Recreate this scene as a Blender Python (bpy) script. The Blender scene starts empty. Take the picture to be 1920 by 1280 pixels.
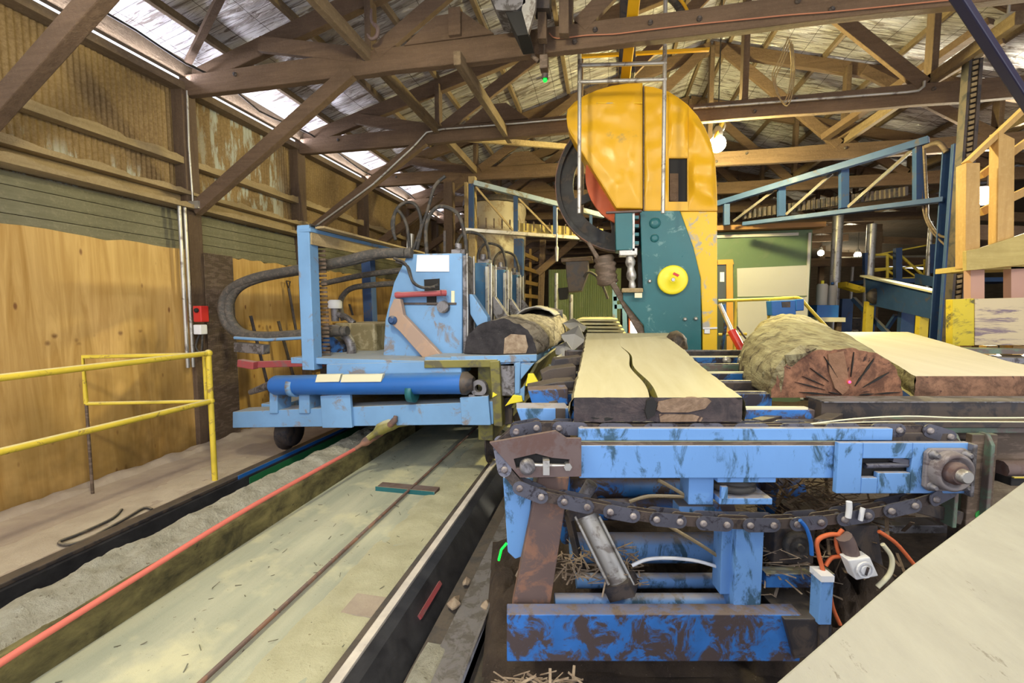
import bpy, bmesh, math, random
from mathutils import Vector, Matrix, noise
random.seed(7)
sc = bpy.context.scene
COL = sc.collection
# ---------------------------------------------------------------- camera (a wide lens at eye height, turned left and tipped down a little)
F = 820.0
TH = math.atan(173/F); PI_ = math.atan(62*math.cos(TH)/F)
c_, s_ = math.cos(TH), math.sin(TH); cp, sp = math.cos(PI_), math.sin(PI_)
H = 1.6
RR = Vector((c_, s_, 0)); FW = Vector((-s_*cp, c_*cp, -sp)); UU = Vector((-s_*sp, c_*sp, cp)); NN = Vector((-s_, c_, 0))
cam = bpy.data.cameras.new('camera'); camo = bpy.data.objects.new('camera', cam); COL.objects.link(camo)
cam.sensor_width = 36; cam.lens = F/1920*36; cam.clip_start = .05; cam.clip_end = 200
m = Matrix((RR, UU, -FW)).transposed().to_4x4(); m.translation = Vector((0, 0, H)); camo.matrix_world = m
sc.camera = camo
# ---------------------------------------------------------------- daylight, exposure
w = bpy.data.worlds.new('sky'); sc.world = w; w.use_nodes = True
bg = w.node_tree.nodes['Background']; bg.inputs[0].default_value = (.88, .91, 1.0, 1); bg.inputs[1].default_value = 1.28
sc.view_settings.view_transform = 'Standard'; sc.view_settings.look = 'None'; sc.view_settings.gamma = 1
sc.view_settings.use_curve_mapping = False; sc.view_settings.exposure = 0.45
sd = bpy.data.lights.new('daylight_sun', 'SUN'); sd.energy = 0.5; sd.angle = .25; sd.color = (1, .97, .94)
so = bpy.data.objects.new('daylight_sun', sd); COL.objects.link(so)
so.rotation_euler = Vector((-.25, .85, -.42)).to_track_quat('-Z', 'Y').to_euler()

def ray(u, v):
    return FW + RR*((u-960)/F) + UU*((640-v)/F)
def P(u, v, X=None, Y=None, Z=None):      # where the sight line of a measured point meets a plane of the hall
    d = ray(u, v)
    t = X/d.x if X is not None else (Y/d.y if Y is not None else (Z-H)/d.z)
    return Vector((t*d.x, t*d.y, H+t*d.z))
def L(u, v, D):                            # same for a vertical plane of the green chain table, in the table's own axes (r, n, z)
    d = ray(u, v); t = D/d.dot(NN)
    return Vector((t*d.dot(RR), D, H+t*d.z))
def LP(u, v, a, b):                        # ... and for the table's slightly rising top z = a + b*n
    d = ray(u, v); dn = d.dot(NN); t = (a-H)/(d.z-b*dn)
    return Vector((t*d.dot(RR), t*dn, H+t*d.z))
TT = Matrix.Rotation(TH, 4, 'Z')

# ---------------------------------------------------------------- mesh helpers
class MB:
    def __init__(s, T=None): s.v = []; s.f = []; s.m = []; s.T = T; s.k = 0; s.sm = []
    def add(s, vs, fs, smooth=False):
        n = len(s.v)
        for p in vs:
            p = Vector(p); s.v.append(s.T @ p if s.T else p)
        for f in fs: s.f.append([i+n for i in f]); s.m.append(s.k); s.sm.append(smooth)
        return s
    def box(s, x0, x1, y0, y1, z0, z1):
        x0, x1 = min(x0, x1), max(x0, x1); y0, y1 = min(y0, y1), max(y0, y1); z0, z1 = min(z0, z1), max(z0, z1)
        return s.add([(x, y, z) for x in (x0, x1) for y in (y0, y1) for z in (z0, z1)],
                     [(0,1,3,2),(4,6,7,5),(0,4,5,1),(2,3,7,6),(0,2,6,4),(1,5,7,3)])
    def beam(s, p, q, w, h, up=(0, 0, 1), seg=1):
        p, q = Vector(p), Vector(q); d = (q-p).normalized(); sx = d.cross(Vector(up))
        if sx.length < 1e-4: sx = d.cross(Vector((0, 1, 0)))
        sx.normalize(); uz = sx.cross(d)
        vs = []
        for k in range(seg+1):
            c = p.lerp(q, k/seg)
            for a, b in ((-1,-1),(1,-1),(1,1),(-1,1)): vs.append(c+sx*a*w/2+uz*b*h/2)
        fs = [(3,2,1,0), tuple(seg*4+i for i in range(4))]
        for k in range(seg):
            for i in range(4): j = (i+1) % 4; fs.append((k*4+i, k*4+j, k*4+4+j, k*4+4+i))
        return s.add(vs, fs)
    def tube(s, pts, r, n=8, caps=True, sub=0):
        pts = [Vector(p) for p in pts]
        if sub: pts = smooth(pts, sub)
        vs = []; fs = []; N = len(pts); prev = None
        for i, p in enumerate(pts):
            d = (pts[min(i+1, N-1)]-pts[max(i-1, 0)]).normalized()
            a = d.cross(prev).cross(d) if prev else None
            if a is None or a.length < 1e-4:
                a = d.cross(Vector((0, 0, 1)));
                if a.length < 1e-3: a = d.cross(Vector((1, 0, 0)))
            a.normalize(); b = d.cross(a); prev = a
            rr = r[min(len(r)-1, round(i*(len(r)-1)/(N-1)))] if isinstance(r, (list, tuple)) else r
            for k in range(n): t = 2*math.pi*k/n; vs.append(p+a*math.cos(t)*rr+b*math.sin(t)*rr)
        for i in range(N-1):
            for k in range(n): j = (k+1) % n; fs.append((i*n+k, i*n+j, i*n+n+j, i*n+n+k))
        s.add(vs, fs, True)
        if caps: s.add([vs[k] for k in range(n)], [tuple(range(n))[::-1]]); s.add(vs[-n:], [tuple(range(n))])
        return s
    def cyl(s, p, q, r, n=16): return s.tube([p, q], r, n)
    def poly(s, pts, vec):
        n = len(pts); vec = Vector(vec); pts = [Vector(p) for p in pts]
        return s.add(pts+[p+vec for p in pts], [tuple(range(n))[::-1], tuple(range(n, 2*n))]+[(i, (i+1) % n, n+(i+1) % n, n+i) for i in range(n)])
    def ring(s, outer, inner, vec):           # plate with a hole, both loops of the same count
        n = len(outer); vec = Vector(vec); o = [Vector(p) for p in outer]; i_ = [Vector(p) for p in inner]
        vs = o+i_+[p+vec for p in o]+[p+vec for p in i_]; fs = []
        for k in range(n):
            j = (k+1) % n
            fs += [(k, n+k, n+j, j), (2*n+k, 2*n+j, 3*n+j, 3*n+k), (k, j, 2*n+j, 2*n+k), (n+k, 3*n+k, 3*n+j, n+j)]
        return s.add(vs, fs)
    def lathe(s, prof, c, ax=(0, 0, 1), n=20):   # prof: (radius, height along axis)
        ax = Vector(ax).normalized(); c = Vector(c); a = ax.orthogonal().normalized(); b = ax.cross(a); vs = []; fs = []
        for r, h in prof:
            for k in range(n): t = 2*math.pi*k/n; vs.append(c+ax*h+a*math.cos(t)*r+b*math.sin(t)*r)
        for i in range(len(prof)-1):
            for k in range(n): j = (k+1) % n; fs.append((i*n+k, i*n+j, i*n+n+j, i*n+n+k))
        s.add(vs, fs, True)
        s.add(vs[:n], [tuple(range(n))[::-1]]); s.add(vs[-n:], [tuple(range(n))]); return s
    def ball(s, c, r, n=10, sz=1):
        return s.lathe([(max(1e-4, r*math.sin(math.pi*i/n)), -r*sz*math.cos(math.pi*i/n)) for i in range(n+1)], c, (0, 0, 1), n+4)
def smooth(pts, k):
    P_ = [pts[0]]+list(pts)+[pts[-1]]; out = []
    for i in range(1, len(P_)-2):
        a, b, c, d = P_[i-1:i+3]
        for j in range(k):
            t = j/k; out.append(.5*((2*b)+(c-a)*t+(2*a-5*b+4*c-d)*t*t+(3*b-a-3*c+d)*t**3))
    out.append(P_[-2]); return out
def obj(name, mb, mat, parent=None, bev=0):
    me = bpy.data.meshes.new(name); me.from_pydata([tuple(v) for v in mb.v], [], mb.f)
    for mt in (mat if isinstance(mat, (list, tuple)) else [mat]): me.materials.append(mt)
    me.polygons.foreach_set('material_index', mb.m); me.polygons.foreach_set('use_smooth', mb.sm)
    bm = bmesh.new(); bm.from_mesh(me); bmesh.ops.recalc_face_normals(bm, faces=bm.faces); bm.to_mesh(me); bm.free()
    o = bpy.data.objects.new(name, me); COL.objects.link(o)
    if parent: o.parent = parent
    if bev:
        b = o.modifiers.new('bevel', 'BEVEL'); b.width = bev; b.segments = 2; b.limit_method = 'ANGLE'; b.angle_limit = .7
    return o
def tag(o, label, cat, group=None, kind=None):
    o['label'] = label
    if cat: o['category'] = cat
    if group: o['group'] = group
    if kind: o['kind'] = kind
    return o
def thing(name, label, cat, group=None):
    o = bpy.data.objects.new(name, None); COL.objects.link(o); o.empty_display_size = .1
    return tag(o, label, cat, group)
def kids(o): return [c for c in bpy.data.objects if c.parent is o]
def settle(root, base=None):                 # moves a thing's origin to its base
    fam = [root]+kids(root); fam += [g for c in fam[1:] for g in kids(c)]
    ms = [o for o in fam if o.type == 'MESH']
    vs = [v.co for o in ms for v in o.data.vertices]
    if not vs: return root
    lo = [min(v[i] for v in vs) for i in range(3)]; hi = [max(v[i] for v in vs) for i in range(3)]
    b = Vector(((lo[0]+hi[0])/2, (lo[1]+hi[1])/2, lo[2])) if base is None else Vector(base)
    for me in {o.data for o in ms}: me.transform(Matrix.Translation(-b))
    root.location = b
    return root
def one(name, mb, mat, label, cat, group=None, bev=0, kind=None):
    o = obj(name, mb, mat, None, bev); tag(o, label, cat, group, kind); return settle(o)
def struct(name, mb, mat, bev=0):
    o = obj(name, mb, mat, None, bev); o['kind'] = 'structure'; return o
def dup(root, delta, label=None, group=None, rz=None):
    r = root.copy(); COL.objects.link(r); r.location = root.location+Vector(delta)
    if rz is not None: r.rotation_euler.z = rz
    if label: r['label'] = label
    if group: r['group'] = group
    for ch in kids(root):
        d = ch.copy(); COL.objects.link(d); d.parent = r
        for g in kids(ch):
            e = g.copy(); COL.objects.link(e); e.parent = d
    return r

# ---------------------------------------------------------------- materials
def mat_new(name):
    m = bpy.data.materials.new(name); m.use_nodes = True
    return m, m.node_tree.nodes, m.node_tree.links, m.node_tree.nodes['Principled BSDF']
def nd(ns, t, **k):
    n = ns.new(t)
    for a, b in k.items():
        if a[0] == 'i' and a[1:].isdigit(): n.inputs[int(a[1:])].default_value = b
        else: setattr(n, a, b)
    return n
def mix(ns, ls, f, a, b, bt='MIX'):
    n = ns.new('ShaderNodeMix'); n.data_type = 'RGBA'; n.blend_type = bt
    for sck, x in ((n.inputs[0], f), (n.inputs[6], a), (n.inputs[7], b)):
        if hasattr(x, 'links'): ls.new(x, sck)
        else: sck.default_value = x if not isinstance(x, tuple) else (*x[:3], 1)
    return n.outputs[2]
def coords(ns, ls, scale=(1, 1, 1), world=False, rot=(0, 0, 0)):
    tc = ns.new('ShaderNodeTexCoord'); mp = ns.new('ShaderNodeMapping'); mp.inputs[3].default_value = scale; mp.inputs[2].default_value = rot
    if world: g = ns.new('ShaderNodeNewGeometry'); ls.new(g.outputs[0], mp.inputs[0])
    else: ls.new(tc.outputs[3], mp.inputs[0])
    return mp.outputs[0]
def noi(ns, ls, co, sc_, det=4, rough=.6, dist=0):
    n = nd(ns, 'ShaderNodeTexNoise'); n.inputs['Scale'].default_value = sc_; n.inputs['Detail'].default_value = det
    n.inputs['Roughness'].default_value = rough; n.inputs['Distortion'].default_value = dist; ls.new(co, n.inputs['Vector']); return n.outputs[0]
def ramp(ns, ls, x, a, b, lo=0., hi=1.):
    n = ns.new('ShaderNodeMapRange'); n.inputs[1].default_value = a; n.inputs[2].default_value = b; n.inputs[3].default_value = lo; n.inputs[4].default_value = hi
    ls.new(x, n.inputs[0]); return n.outputs[0]
def mth(ns, ls, op, a, b=0.):
    n = ns.new('ShaderNodeMath'); n.operation = op
    for i, x in enumerate((a, b)):
        if hasattr(x, 'links'): ls.new(x, n.inputs[i])
        else: n.inputs[i].default_value = x
    return n.outputs[0]
def bump(ns, ls, bs, h, st=.3, d=.01):
    n = ns.new('ShaderNodeBump'); n.inputs[0].default_value = st; n.inputs[1].default_value = d; ls.new(h, n.inputs['Height']); ls.new(n.outputs[0], bs.inputs['Normal'])
def upf(ns, ls, lo=.6, hi=.95):
    g = ns.new('ShaderNodeNewGeometry'); sx = ns.new('ShaderNodeSeparateXYZ'); ls.new(g.outputs['Normal'], sx.inputs[0]); return ramp(ns, ls, sx.outputs[2], lo, hi)
DUST = (.50, .42, .27)
def paint(name, col, wear=(.10, .08, .07), amt=.45, rough=.45, scale=6, dust=.75, dustc=DUST, grime=.35, st=(1, 1, 1), metal=0):
    m, ns, ls, bs = mat_new(name); co = coords(ns, ls, st)
    n1 = noi(ns, ls, co, scale, 8, .7, .6); n2 = noi(ns, ls, co, scale*.35, 4, .6)
    base = mix(ns, ls, ramp(ns, ls, n2, .35, .7, 0, grime), col, tuple(x*.35 for x in col))
    base = mix(ns, ls, ramp(ns, ls, n1, 1-amt-.06, 1-amt+.02), base, wear)
    n3 = noi(ns, ls, co, scale*5, 3)
    d = mth(ns, ls, 'MULTIPLY', upf(ns, ls), ramp(ns, ls, n3, .25, .5, dust*.5, dust))
    base = mix(ns, ls, d, base, dustc)
    ls.new(base, bs.inputs['Base Color']); bs.inputs['Metallic'].default_value = metal
    ls.new(ramp(ns, ls, n1, .3, .8, rough, min(1, rough+.35)), bs.inputs['Roughness']); bump(ns, ls, bs, n1, .25, .004); return m
def plain(name, col, rough=.6, metal=0, emit=0, ecol=None):
    m, ns, ls, bs = mat_new(name); bs.inputs['Base Color'].default_value = (*col, 1); bs.inputs['Roughness'].default_value = rough; bs.inputs['Metallic'].default_value = metal
    if emit: bs.inputs['Emission Color'].default_value = (*(ecol or col), 1); bs.inputs['Emission Strength'].default_value = emit
    return m
def rough_wood(name, a, b, dustc, dust=.8, along='x', sc_=1., rough=.9, bst=.8):
    m, ns, ls, bs = mat_new(name); st = {'x': (.6, 7, 7), 'y': (7, .6, 7), 'z': (7, 7, .6)}[along]
    co = coords(ns, ls, tuple(q*sc_ for q in st)); cw = coords(ns, ls)
    g = noi(ns, ls, co, 3, 6, .7, .4); f = noi(ns, ls, cw, 26, 6, .75); l = noi(ns, ls, cw, 1.3, 3)
    base = mix(ns, ls, ramp(ns, ls, g, .3, .7), a, b)
    base = mix(ns, ls, ramp(ns, ls, l, .35, .7, 0, .45), base, tuple(q*.5 for q in a))
    base = mix(ns, ls, mth(ns, ls, 'MULTIPLY', upf(ns, ls, .3, .9), dust), base, dustc)
    base = mix(ns, ls, ramp(ns, ls, f, .5, .8, 0, .35), base, dustc)
    ls.new(base, bs.inputs['Base Color']); bs.inputs['Roughness'].default_value = rough
    bump(ns, ls, bs, mth(ns, ls, 'ADD', f, mth(ns, ls, 'MULTIPLY', g, .5)), bst, .024); return m
M = {}
M['beam'] = rough_wood('dusty_timber', (.115, .07, .042), (.19, .12, .074), (.24, .165, .10))
M['beamz'] = rough_wood('dusty_timber_upright', (.105, .066, .042), (.175, .115, .072), (.26, .18, .11), along='z')
M['beamy'] = rough_wood('dusty_timber_lengthwise', (.16, .11, .065), (.26, .185, .11), (.46, .36, .22), along='y')
M['girt'] = rough_wood('sawdust_covered_girt', (.33, .24, .12), (.48, .36, .195), (.66, .54, .34), dust=1, along='y')
M['grey_board'] = rough_wood('grey_weathered_board', (.155, .145, .085), (.23, .215, .14), (.5, .45, .3), along='y', bst=.3)
M['fresh'] = rough_wood('fresh_sawn_timber', (.46, .27, .085), (.60, .38, .14), (.72, .52, .25), along='z', bst=.15, rough=.7)
M['freshx'] = rough_wood('fresh_sawn_timber_flat', (.40, .30, .09), (.54, .42, .15), (.60, .48, .2), along='x', bst=.15, rough=.7)
M['blue'] = paint('bright_blue_paint', (.145, .32, .66), (.035, .09, .15), .42, scale=9, st=(1, 1, .45), dustc=(.42, .34, .26), grime=.15)
M['bluew'] = paint('chipped_blue_paint', (.04, .20, .62), (.07, .05, .05), .48, scale=9, grime=.7, dustc=(.20, .15, .12))
M['blued'] = paint('dark_blue_paint', (.03, .17, .50), (.025, .02, .03), .48, scale=6, dustc=(.45, .40, .22), grime=.6)
M['blues'] = paint('sky_blue_paint', (.17, .34, .60), (.20, .19, .20), .38, scale=5, dustc=(.42, .40, .34), grime=.3)
M['knee'] = paint('teal_blue_paint', (.05, .16, .30), (.14, .16, .16), .38, scale=6)
M['olive'] = paint('dusty_olive_paint', (.20, .18, .04), (.10, .09, .05), .45, scale=6, dustc=(.62, .58, .40), grime=.5)
M['greyblue'] = paint('grey_blue_paint', (.30, .38, .48), (.2, .18, .14), .42, scale=6)
M['bluep'] = paint('steel_blue_paint', (.03, .075, .20), (.08, .07, .08), .36, scale=5, grime=.4)
M['bluec'] = paint('clean_blue_cylinder_paint', (.02, .14, .50), (.02, .05, .1), .3, rough=.25, scale=3, dust=.6, dustc=(.15, .25, .35))
M['yellow'] = paint('mill_yellow_paint', (.74, .405, .012), (.42, .27, .06), .34, rough=.24, scale=1.6, dust=.5, grime=.1)
M['yellowc'] = paint('chipped_mill_yellow_paint', (.78, .49, .015), (.38, .36, .32), .42, rough=.35, scale=7, dust=.5, grime=.1)
M['yel'] = paint('handrail_yellow_paint', (.74, .56, .05), (.28, .18, .05), .36, rough=.4, scale=12, dustc=(.75, .70, .45), grime=.3)
M['teal'] = paint('mill_teal_paint', (.018, .13, .15), (.16, .30, .30), .36, rough=.25, scale=5, grime=.3)
M['green'] = paint('green_wall_paint', (.085, .135, .07), (.10, .14, .08), .4, scale=3, grime=.15)
M['steel'] = paint('dull_steel', (.26, .25, .27), (.10, .09, .09), .45, scale=9, dust=.3, dustc=(.4, .36, .3), metal=.6)
M['dark'] = paint('dark_oily_steel', (.05, .045, .05), (.09, .07, .06), .5, scale=8, dust=.25, dustc=(.30, .26, .20), rough=.4, metal=.3)
M['chain'] = paint('oily_chain_steel', (.13, .13, .165), (.04, .035, .045), .40, scale=22, dust=.3, dustc=(.2, .18, .16), rough=.35, metal=.5)
M['chainin'] = paint('brown_chain_plate', (.095, .07, .06), (.04, .03, .03), .42, scale=20, dust=.3, rough=.5, metal=.3)
M['rust'] = paint('rusty_plate', (.17, .12, .115), (.13, .075, .065), .46, scale=7, dust=.3, dustc=(.3, .24, .2), rough=.6, metal=.2)
M['rusty'] = paint('brown_rusty_steel', (.26, .13, .085), (.13, .085, .075), .5, scale=6, dust=.3, dustc=(.3, .24, .2), rough=.7)
M['brown'] = paint('brown_dirty_machine_steel', (.11, .075, .05), (.17, .12, .09), .45, scale=14, dust=.6, dustc=(.22, .26, .18), rough=.55, st=(.5, .5, 2))
M['gsteel'] = paint('grey_green_steel', (.13, .19, .14), (.13, .10, .09), .5, scale=6, dust=.2, dustc=(.25, .27, .22))
M['chrome'] = paint('galvanised_pipe', (.55, .53, .50), (.25, .22, .2), .4, scale=9, dust=.3, metal=.7, rough=.3)
M['rubber'] = paint('black_rubber', (.035, .033, .033), (.09, .075, .06), .45, scale=9, dust=.4, rough=.6)
M['red'] = plain('red_paint', (.55, .03, .025), .35)
M['redp'] = paint('faded_red_paint', (.36, .07, .08), (.2, .1, .1), .4, scale=8, dustc=(.6, .4, .36))
M['white'] = paint('white_panel', (.44, .43, .42), (.45, .42, .36), .34, scale=3, dust=.2, grime=.12)
M['whitep'] = plain('white_plastic', (.75, .75, .76), .4)
M['orange'] = plain('orange_rubber_hose', (.60, .13, .04), .6); M['cord'] = plain('faded_orange_cord', (.40, .16, .09), .7)
M['wheelb'] = paint('black_wheel_rim', (.014, .012, .012), (.05, .035, .025), .40, scale=7, dust=.2, rough=.5)
M['bearing'] = paint('grimy_grey_casting', (.30, .265, .265), (.13, .10, .10), .42, scale=9, dust=.3, dustc=(.5, .46, .44), metal=.3)
M['orangew'] = paint('orange_wheel_paint', (.48, .075, .008), (.2, .05, .02), .35, scale=5)
M['hoody'] = plain('yellow_plastic', (.82, .70, .03), .4)
M['glow'] = plain('lamp_glow', (1, .95, .75), .5, 0, 60, (1, .93, .68)); M['gloww'] = plain('cool_lamp_glow', (1, 1, 1), .5, 0, 25, (1, .98, .9))
M['green_led'] = plain('green_light', (0, .5, .05), .4, 0, 1.6, (0, 1, .03)); M['redlaser'] = plain('red_light_spot', (1, .05, .1), .4, 0, 5, (1, .02, .08))
M['black'] = plain('black_recess', (.012, .011, .011), .8)
M['label'] = plain('pale_label', (.72, .68, .48), .6)
M['labw'] = plain('white_label', (.75, .76, .80), .6)
M['glass'] = plain('window_pane', (.05, .06, .06), .1)

def floor_mat():
    m, ns, ls, bs = mat_new('sawdusty_concrete'); co = coords(ns, ls, (1, 1, 1), True); st = coords(ns, ls, (3.2, .35, 1), True)
    a = noi(ns, ls, st, 1.6, 5, .6); b = noi(ns, ls, co, 30, 5, .8); c = noi(ns, ls, co, 2.2, 4)
    base = mix(ns, ls, ramp(ns, ls, a, .35, .65), (.36, .38, .29), (.50, .50, .37))
    base = mix(ns, ls, ramp(ns, ls, c, .52, .66), base, (.62, .60, .40))
    base = mix(ns, ls, ramp(ns, ls, b, .64, .70), base, (.16, .12, .07))
    ls.new(base, bs.inputs['Base Color']); bs.inputs['Roughness'].default_value = .9; bump(ns, ls, bs, b, .5, .01); return m
M['floor'] = floor_mat()
def two(name, a, b, c, sc_=5, fine=40, st=(1, 1, 1), bs_=.6, bd=.02, rough=.95, t=(.62, .68)):
    m, ns, ls, bs = mat_new(name); co = coords(ns, ls, st, True)
    x = noi(ns, ls, co, sc_, 6, .65, .3); y = noi(ns, ls, co, fine, 6, .8)
    base = mix(ns, ls, ramp(ns, ls, x, .35, .65), a, b); base = mix(ns, ls, ramp(ns, ls, y, *t), base, c)
    ls.new(base, bs.inputs['Base Color']); bs.inputs['Roughness'].default_value = rough
    bump(ns, ls, bs, mth(ns, ls, 'ADD', x, y), bs_, bd); return m
M['walk'] = two('dusty_walkway_concrete', (.36, .29, .23), (.47, .39, .30), (.25, .2, .16), 3, 50, bs_=.3)
M['sawdust'] = two('heaped_sawdust', (.60, .56, .42), (.80, .77, .63), (.24, .19, .10), 11, 38, bs_=1, bd=.05, t=(.60, .66))
M['debris'] = two('bark_litter', (.06, .04, .03), (.13, .09, .06), (.30, .22, .15), 6, 28, bs_=1, bd=.05)
M['mossy'] = two('dusty_concrete_side', (.045, .04, .015), (.24, .205, .08), (.03, .022, .012), 7, 30, bs_=.8, st=(1, .6, 1))
M['chip'] = two('wood_chip', (.27, .19, .13), (.46, .36, .26), (.2, .13, .08), 20, 60)
M['rail'] = two('polished_rail_top', (.55, .50, .45), (.70, .64, .56), (.35, .3, .26), 8, 60, bs_=.2)
M['blackrail'] = two('black_greased_steel', (.018, .018, .022), (.04, .04, .045), (.55, .55, .55), 8, 55, bs_=.2, rough=.35, t=(.69, .72))
def tin_mat():
    m, ns, ls, bs = mat_new('dusty_corrugated_iron'); co = coords(ns, ls, (1, 1, .35), True); cf = coords(ns, ls, (1, 1, 1), True)
    a = noi(ns, ls, co, 1.5, 5, .7); b = noi(ns, ls, cf, 35, 6, .8); p = noi(ns, ls, coords(ns, ls, (1, 5, .9), True), 1.3, 7, .75)
    g_ = ns.new('ShaderNodeNewGeometry'); sx_ = ns.new('ShaderNodeSeparateXYZ'); ls.new(g_.outputs[0], sx_.inputs[0])
    patch = mth(ns, ls, 'MULTIPLY', ramp(ns, ls, sx_.outputs[1], 4.3, 4.7), ramp(ns, ls, sx_.outputs[1], 5.9, 5.6)); p2 = mth(ns, ls, 'MULTIPLY', ramp(ns, ls, sx_.outputs[2], 3.12, 2.98), ramp(ns, ls, sx_.outputs[1], 4.1, 3.9))
    patch = mth(ns, ls, 'MAXIMUM', patch, mth(ns, ls, 'MULTIPLY', p2, .8))
    base = mix(ns, ls, ramp(ns, ls, a, .3, .7), (.14, .085, .038), (.26, .17, .07))
    base = mix(ns, ls, ramp(ns, ls, b, .4, .75, 0, .5), base, (.5, .37, .19))
    base = mix(ns, ls, mth(ns, ls, 'MULTIPLY', ramp(ns, ls, p, .50, .56), patch), base, (.42, .43, .37))
    ls.new(base, bs.inputs['Base Color']); bs.inputs['Roughness'].default_value = .9; bump(ns, ls, bs, b, .6, .01); return m
M['tin'] = tin_mat()
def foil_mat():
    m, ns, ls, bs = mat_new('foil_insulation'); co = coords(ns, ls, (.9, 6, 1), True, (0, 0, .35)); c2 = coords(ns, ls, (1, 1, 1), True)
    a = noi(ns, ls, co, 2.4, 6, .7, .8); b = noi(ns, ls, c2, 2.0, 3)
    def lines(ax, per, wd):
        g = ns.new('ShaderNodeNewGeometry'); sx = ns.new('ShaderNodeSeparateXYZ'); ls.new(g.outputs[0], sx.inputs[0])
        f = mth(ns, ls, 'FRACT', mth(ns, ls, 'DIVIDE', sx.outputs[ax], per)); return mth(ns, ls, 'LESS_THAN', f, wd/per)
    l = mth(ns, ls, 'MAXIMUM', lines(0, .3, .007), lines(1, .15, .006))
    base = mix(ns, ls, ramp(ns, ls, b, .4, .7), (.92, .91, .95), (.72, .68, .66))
    base = mix(ns, ls, ramp(ns, ls, a, .50, .60, 0, .8), base, (.20, .15, .12))  # dust streaks, contrast raised to paint the crinkle highlights into the foil colour
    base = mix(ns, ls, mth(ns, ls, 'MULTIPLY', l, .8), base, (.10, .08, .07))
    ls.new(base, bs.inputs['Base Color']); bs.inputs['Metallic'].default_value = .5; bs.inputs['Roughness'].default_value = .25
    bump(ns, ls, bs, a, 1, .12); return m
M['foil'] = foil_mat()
def ply_mat():
    m, ns, ls, bs = mat_new('knotty_plywood'); co = coords(ns, ls, (1, 3.2, .28), True)
    a = noi(ns, ls, co, 3.2, 5, .6, 1.2); l = noi(ns, ls, coords(ns, ls, (1, 1, .5), True), 1.0, 3)
    v = ns.new('ShaderNodeTexVoronoi'); v.inputs['Scale'].default_value = 4.6; ls.new(coords(ns, ls, (.01, 1.5, .62), True), v.inputs['Vector'])
    base = mix(ns, ls, ramp(ns, ls, a, .3, .7), (.42, .235, .06), (.66, .43, .16))
    base = mix(ns, ls, ramp(ns, ls, l, .45, .7, 0, .35), base, (.36, .22, .04))
    k = ramp(ns, ls, v.outputs['Distance'], .05, .11, 1, 0); vc = ns.new('ShaderNodeSeparateColor'); ls.new(v.outputs['Color'], vc.inputs[0])
    k = mth(ns, ls, 'MULTIPLY', k, mth(ns, ls, 'GREATER_THAN', vc.outputs[0], .62))
    base = mix(ns, ls, mth(ns, ls, 'MULTIPLY', k, .85), base, (.17, .06, .02))
    v2 = ns.new('ShaderNodeTexVoronoi'); v2.inputs['Scale'].default_value = 8; ls.new(coords(ns, ls, (.01, 1.2, 1), True), v2.inputs['Vector'])
    g2 = ns.new('ShaderNodeNewGeometry'); s2 = ns.new('ShaderNodeSeparateXYZ'); ls.new(g2.outputs[0], s2.inputs[0])
    bnd = mth(ns, ls, 'MULTIPLY', ramp(ns, ls, s2.outputs[2], 1.27, 1.30), ramp(ns, ls, s2.outputs[2], 1.40, 1.37))
    base = mix(ns, ls, mth(ns, ls, 'MULTIPLY', mth(ns, ls, 'MULTIPLY', ramp(ns, ls, v2.outputs['Distance'], .12, .28, 1, 0), bnd), .8), base, (.15, .06, .02))
    # scuffed grubby belt at hand height and a foot that darkens downwards
    g = ns.new('ShaderNodeNewGeometry'); sx = ns.new('ShaderNodeSeparateXYZ'); ls.new(g.outputs[0], sx.inputs[0])
    sm = mth(ns, ls, 'MULTIPLY', mth(ns, ls, 'MULTIPLY', ramp(ns, ls, sx.outputs[1], 3.0, 3.4), ramp(ns, ls, sx.outputs[1], 4.1, 3.6)), mth(ns, ls, 'MULTIPLY', ramp(ns, ls, sx.outputs[2], 1.5, 1.25), ramp(ns, ls, noi(ns, ls, coords(ns, ls, (1, 1.6, .7), True), 1.6, 4), .38, .6)))
    base = mix(ns, ls, mth(ns, ls, 'MULTIPLY', sm, .75), base, (.10, .055, .02))
    gr = mth(ns, ls, 'MULTIPLY', ramp(ns, ls, sx.outputs[2], .12, 1.15, .7, 0), ramp(ns, ls, noi(ns, ls, coords(ns, ls, (1, 1, 1), True), 1.7, 4), .35, .6))
    base = mix(ns, ls, gr, base, (.15, .09, .02))
    ls.new(base, bs.inputs['Base Color']); bs.inputs['Roughness'].default_value = .5; return m
M['ply'] = ply_mat()
def slab_mat(name, a, b, ang):
    m, ns, ls, bs = mat_new(name); co = coords(ns, ls, (6, .5, 6), True, (0, 0, ang)); cx = coords(ns, ls, (.7, 14, 1), True, (0, 0, ang))
    g = noi(ns, ls, co, 1.2, 6, .65, .6); k = noi(ns, ls, cx, 5, 3, .6)
    base = mix(ns, ls, ramp(ns, ls, g, .3, .7), a, b); base = mix(ns, ls, ramp(ns, ls, g, .66, .8, 0, .5), base, tuple(q*.55 for q in a))
    ls.new(base, bs.inputs['Base Color']); bs.inputs['Roughness'].default_value = .75; bump(ns, ls, bs, mth(ns, ls, 'ADD', g, k), .25, .006); return m
M['slab'] = slab_mat('fresh_sawn_face', (.52, .465, .27), (.62, .575, .38), .2)
M['slabw'] = slab_mat('pale_sawn_face', (.56, .51, .41), (.66, .61, .51), -.3)
M['board'] = two('pale_board_face', (.29, .28, .25), (.36, .35, .31), (.21, .195, .165), 7, 30, st=(1, .35, 1), bs_=.35, bd=.01, rough=.8)
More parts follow.
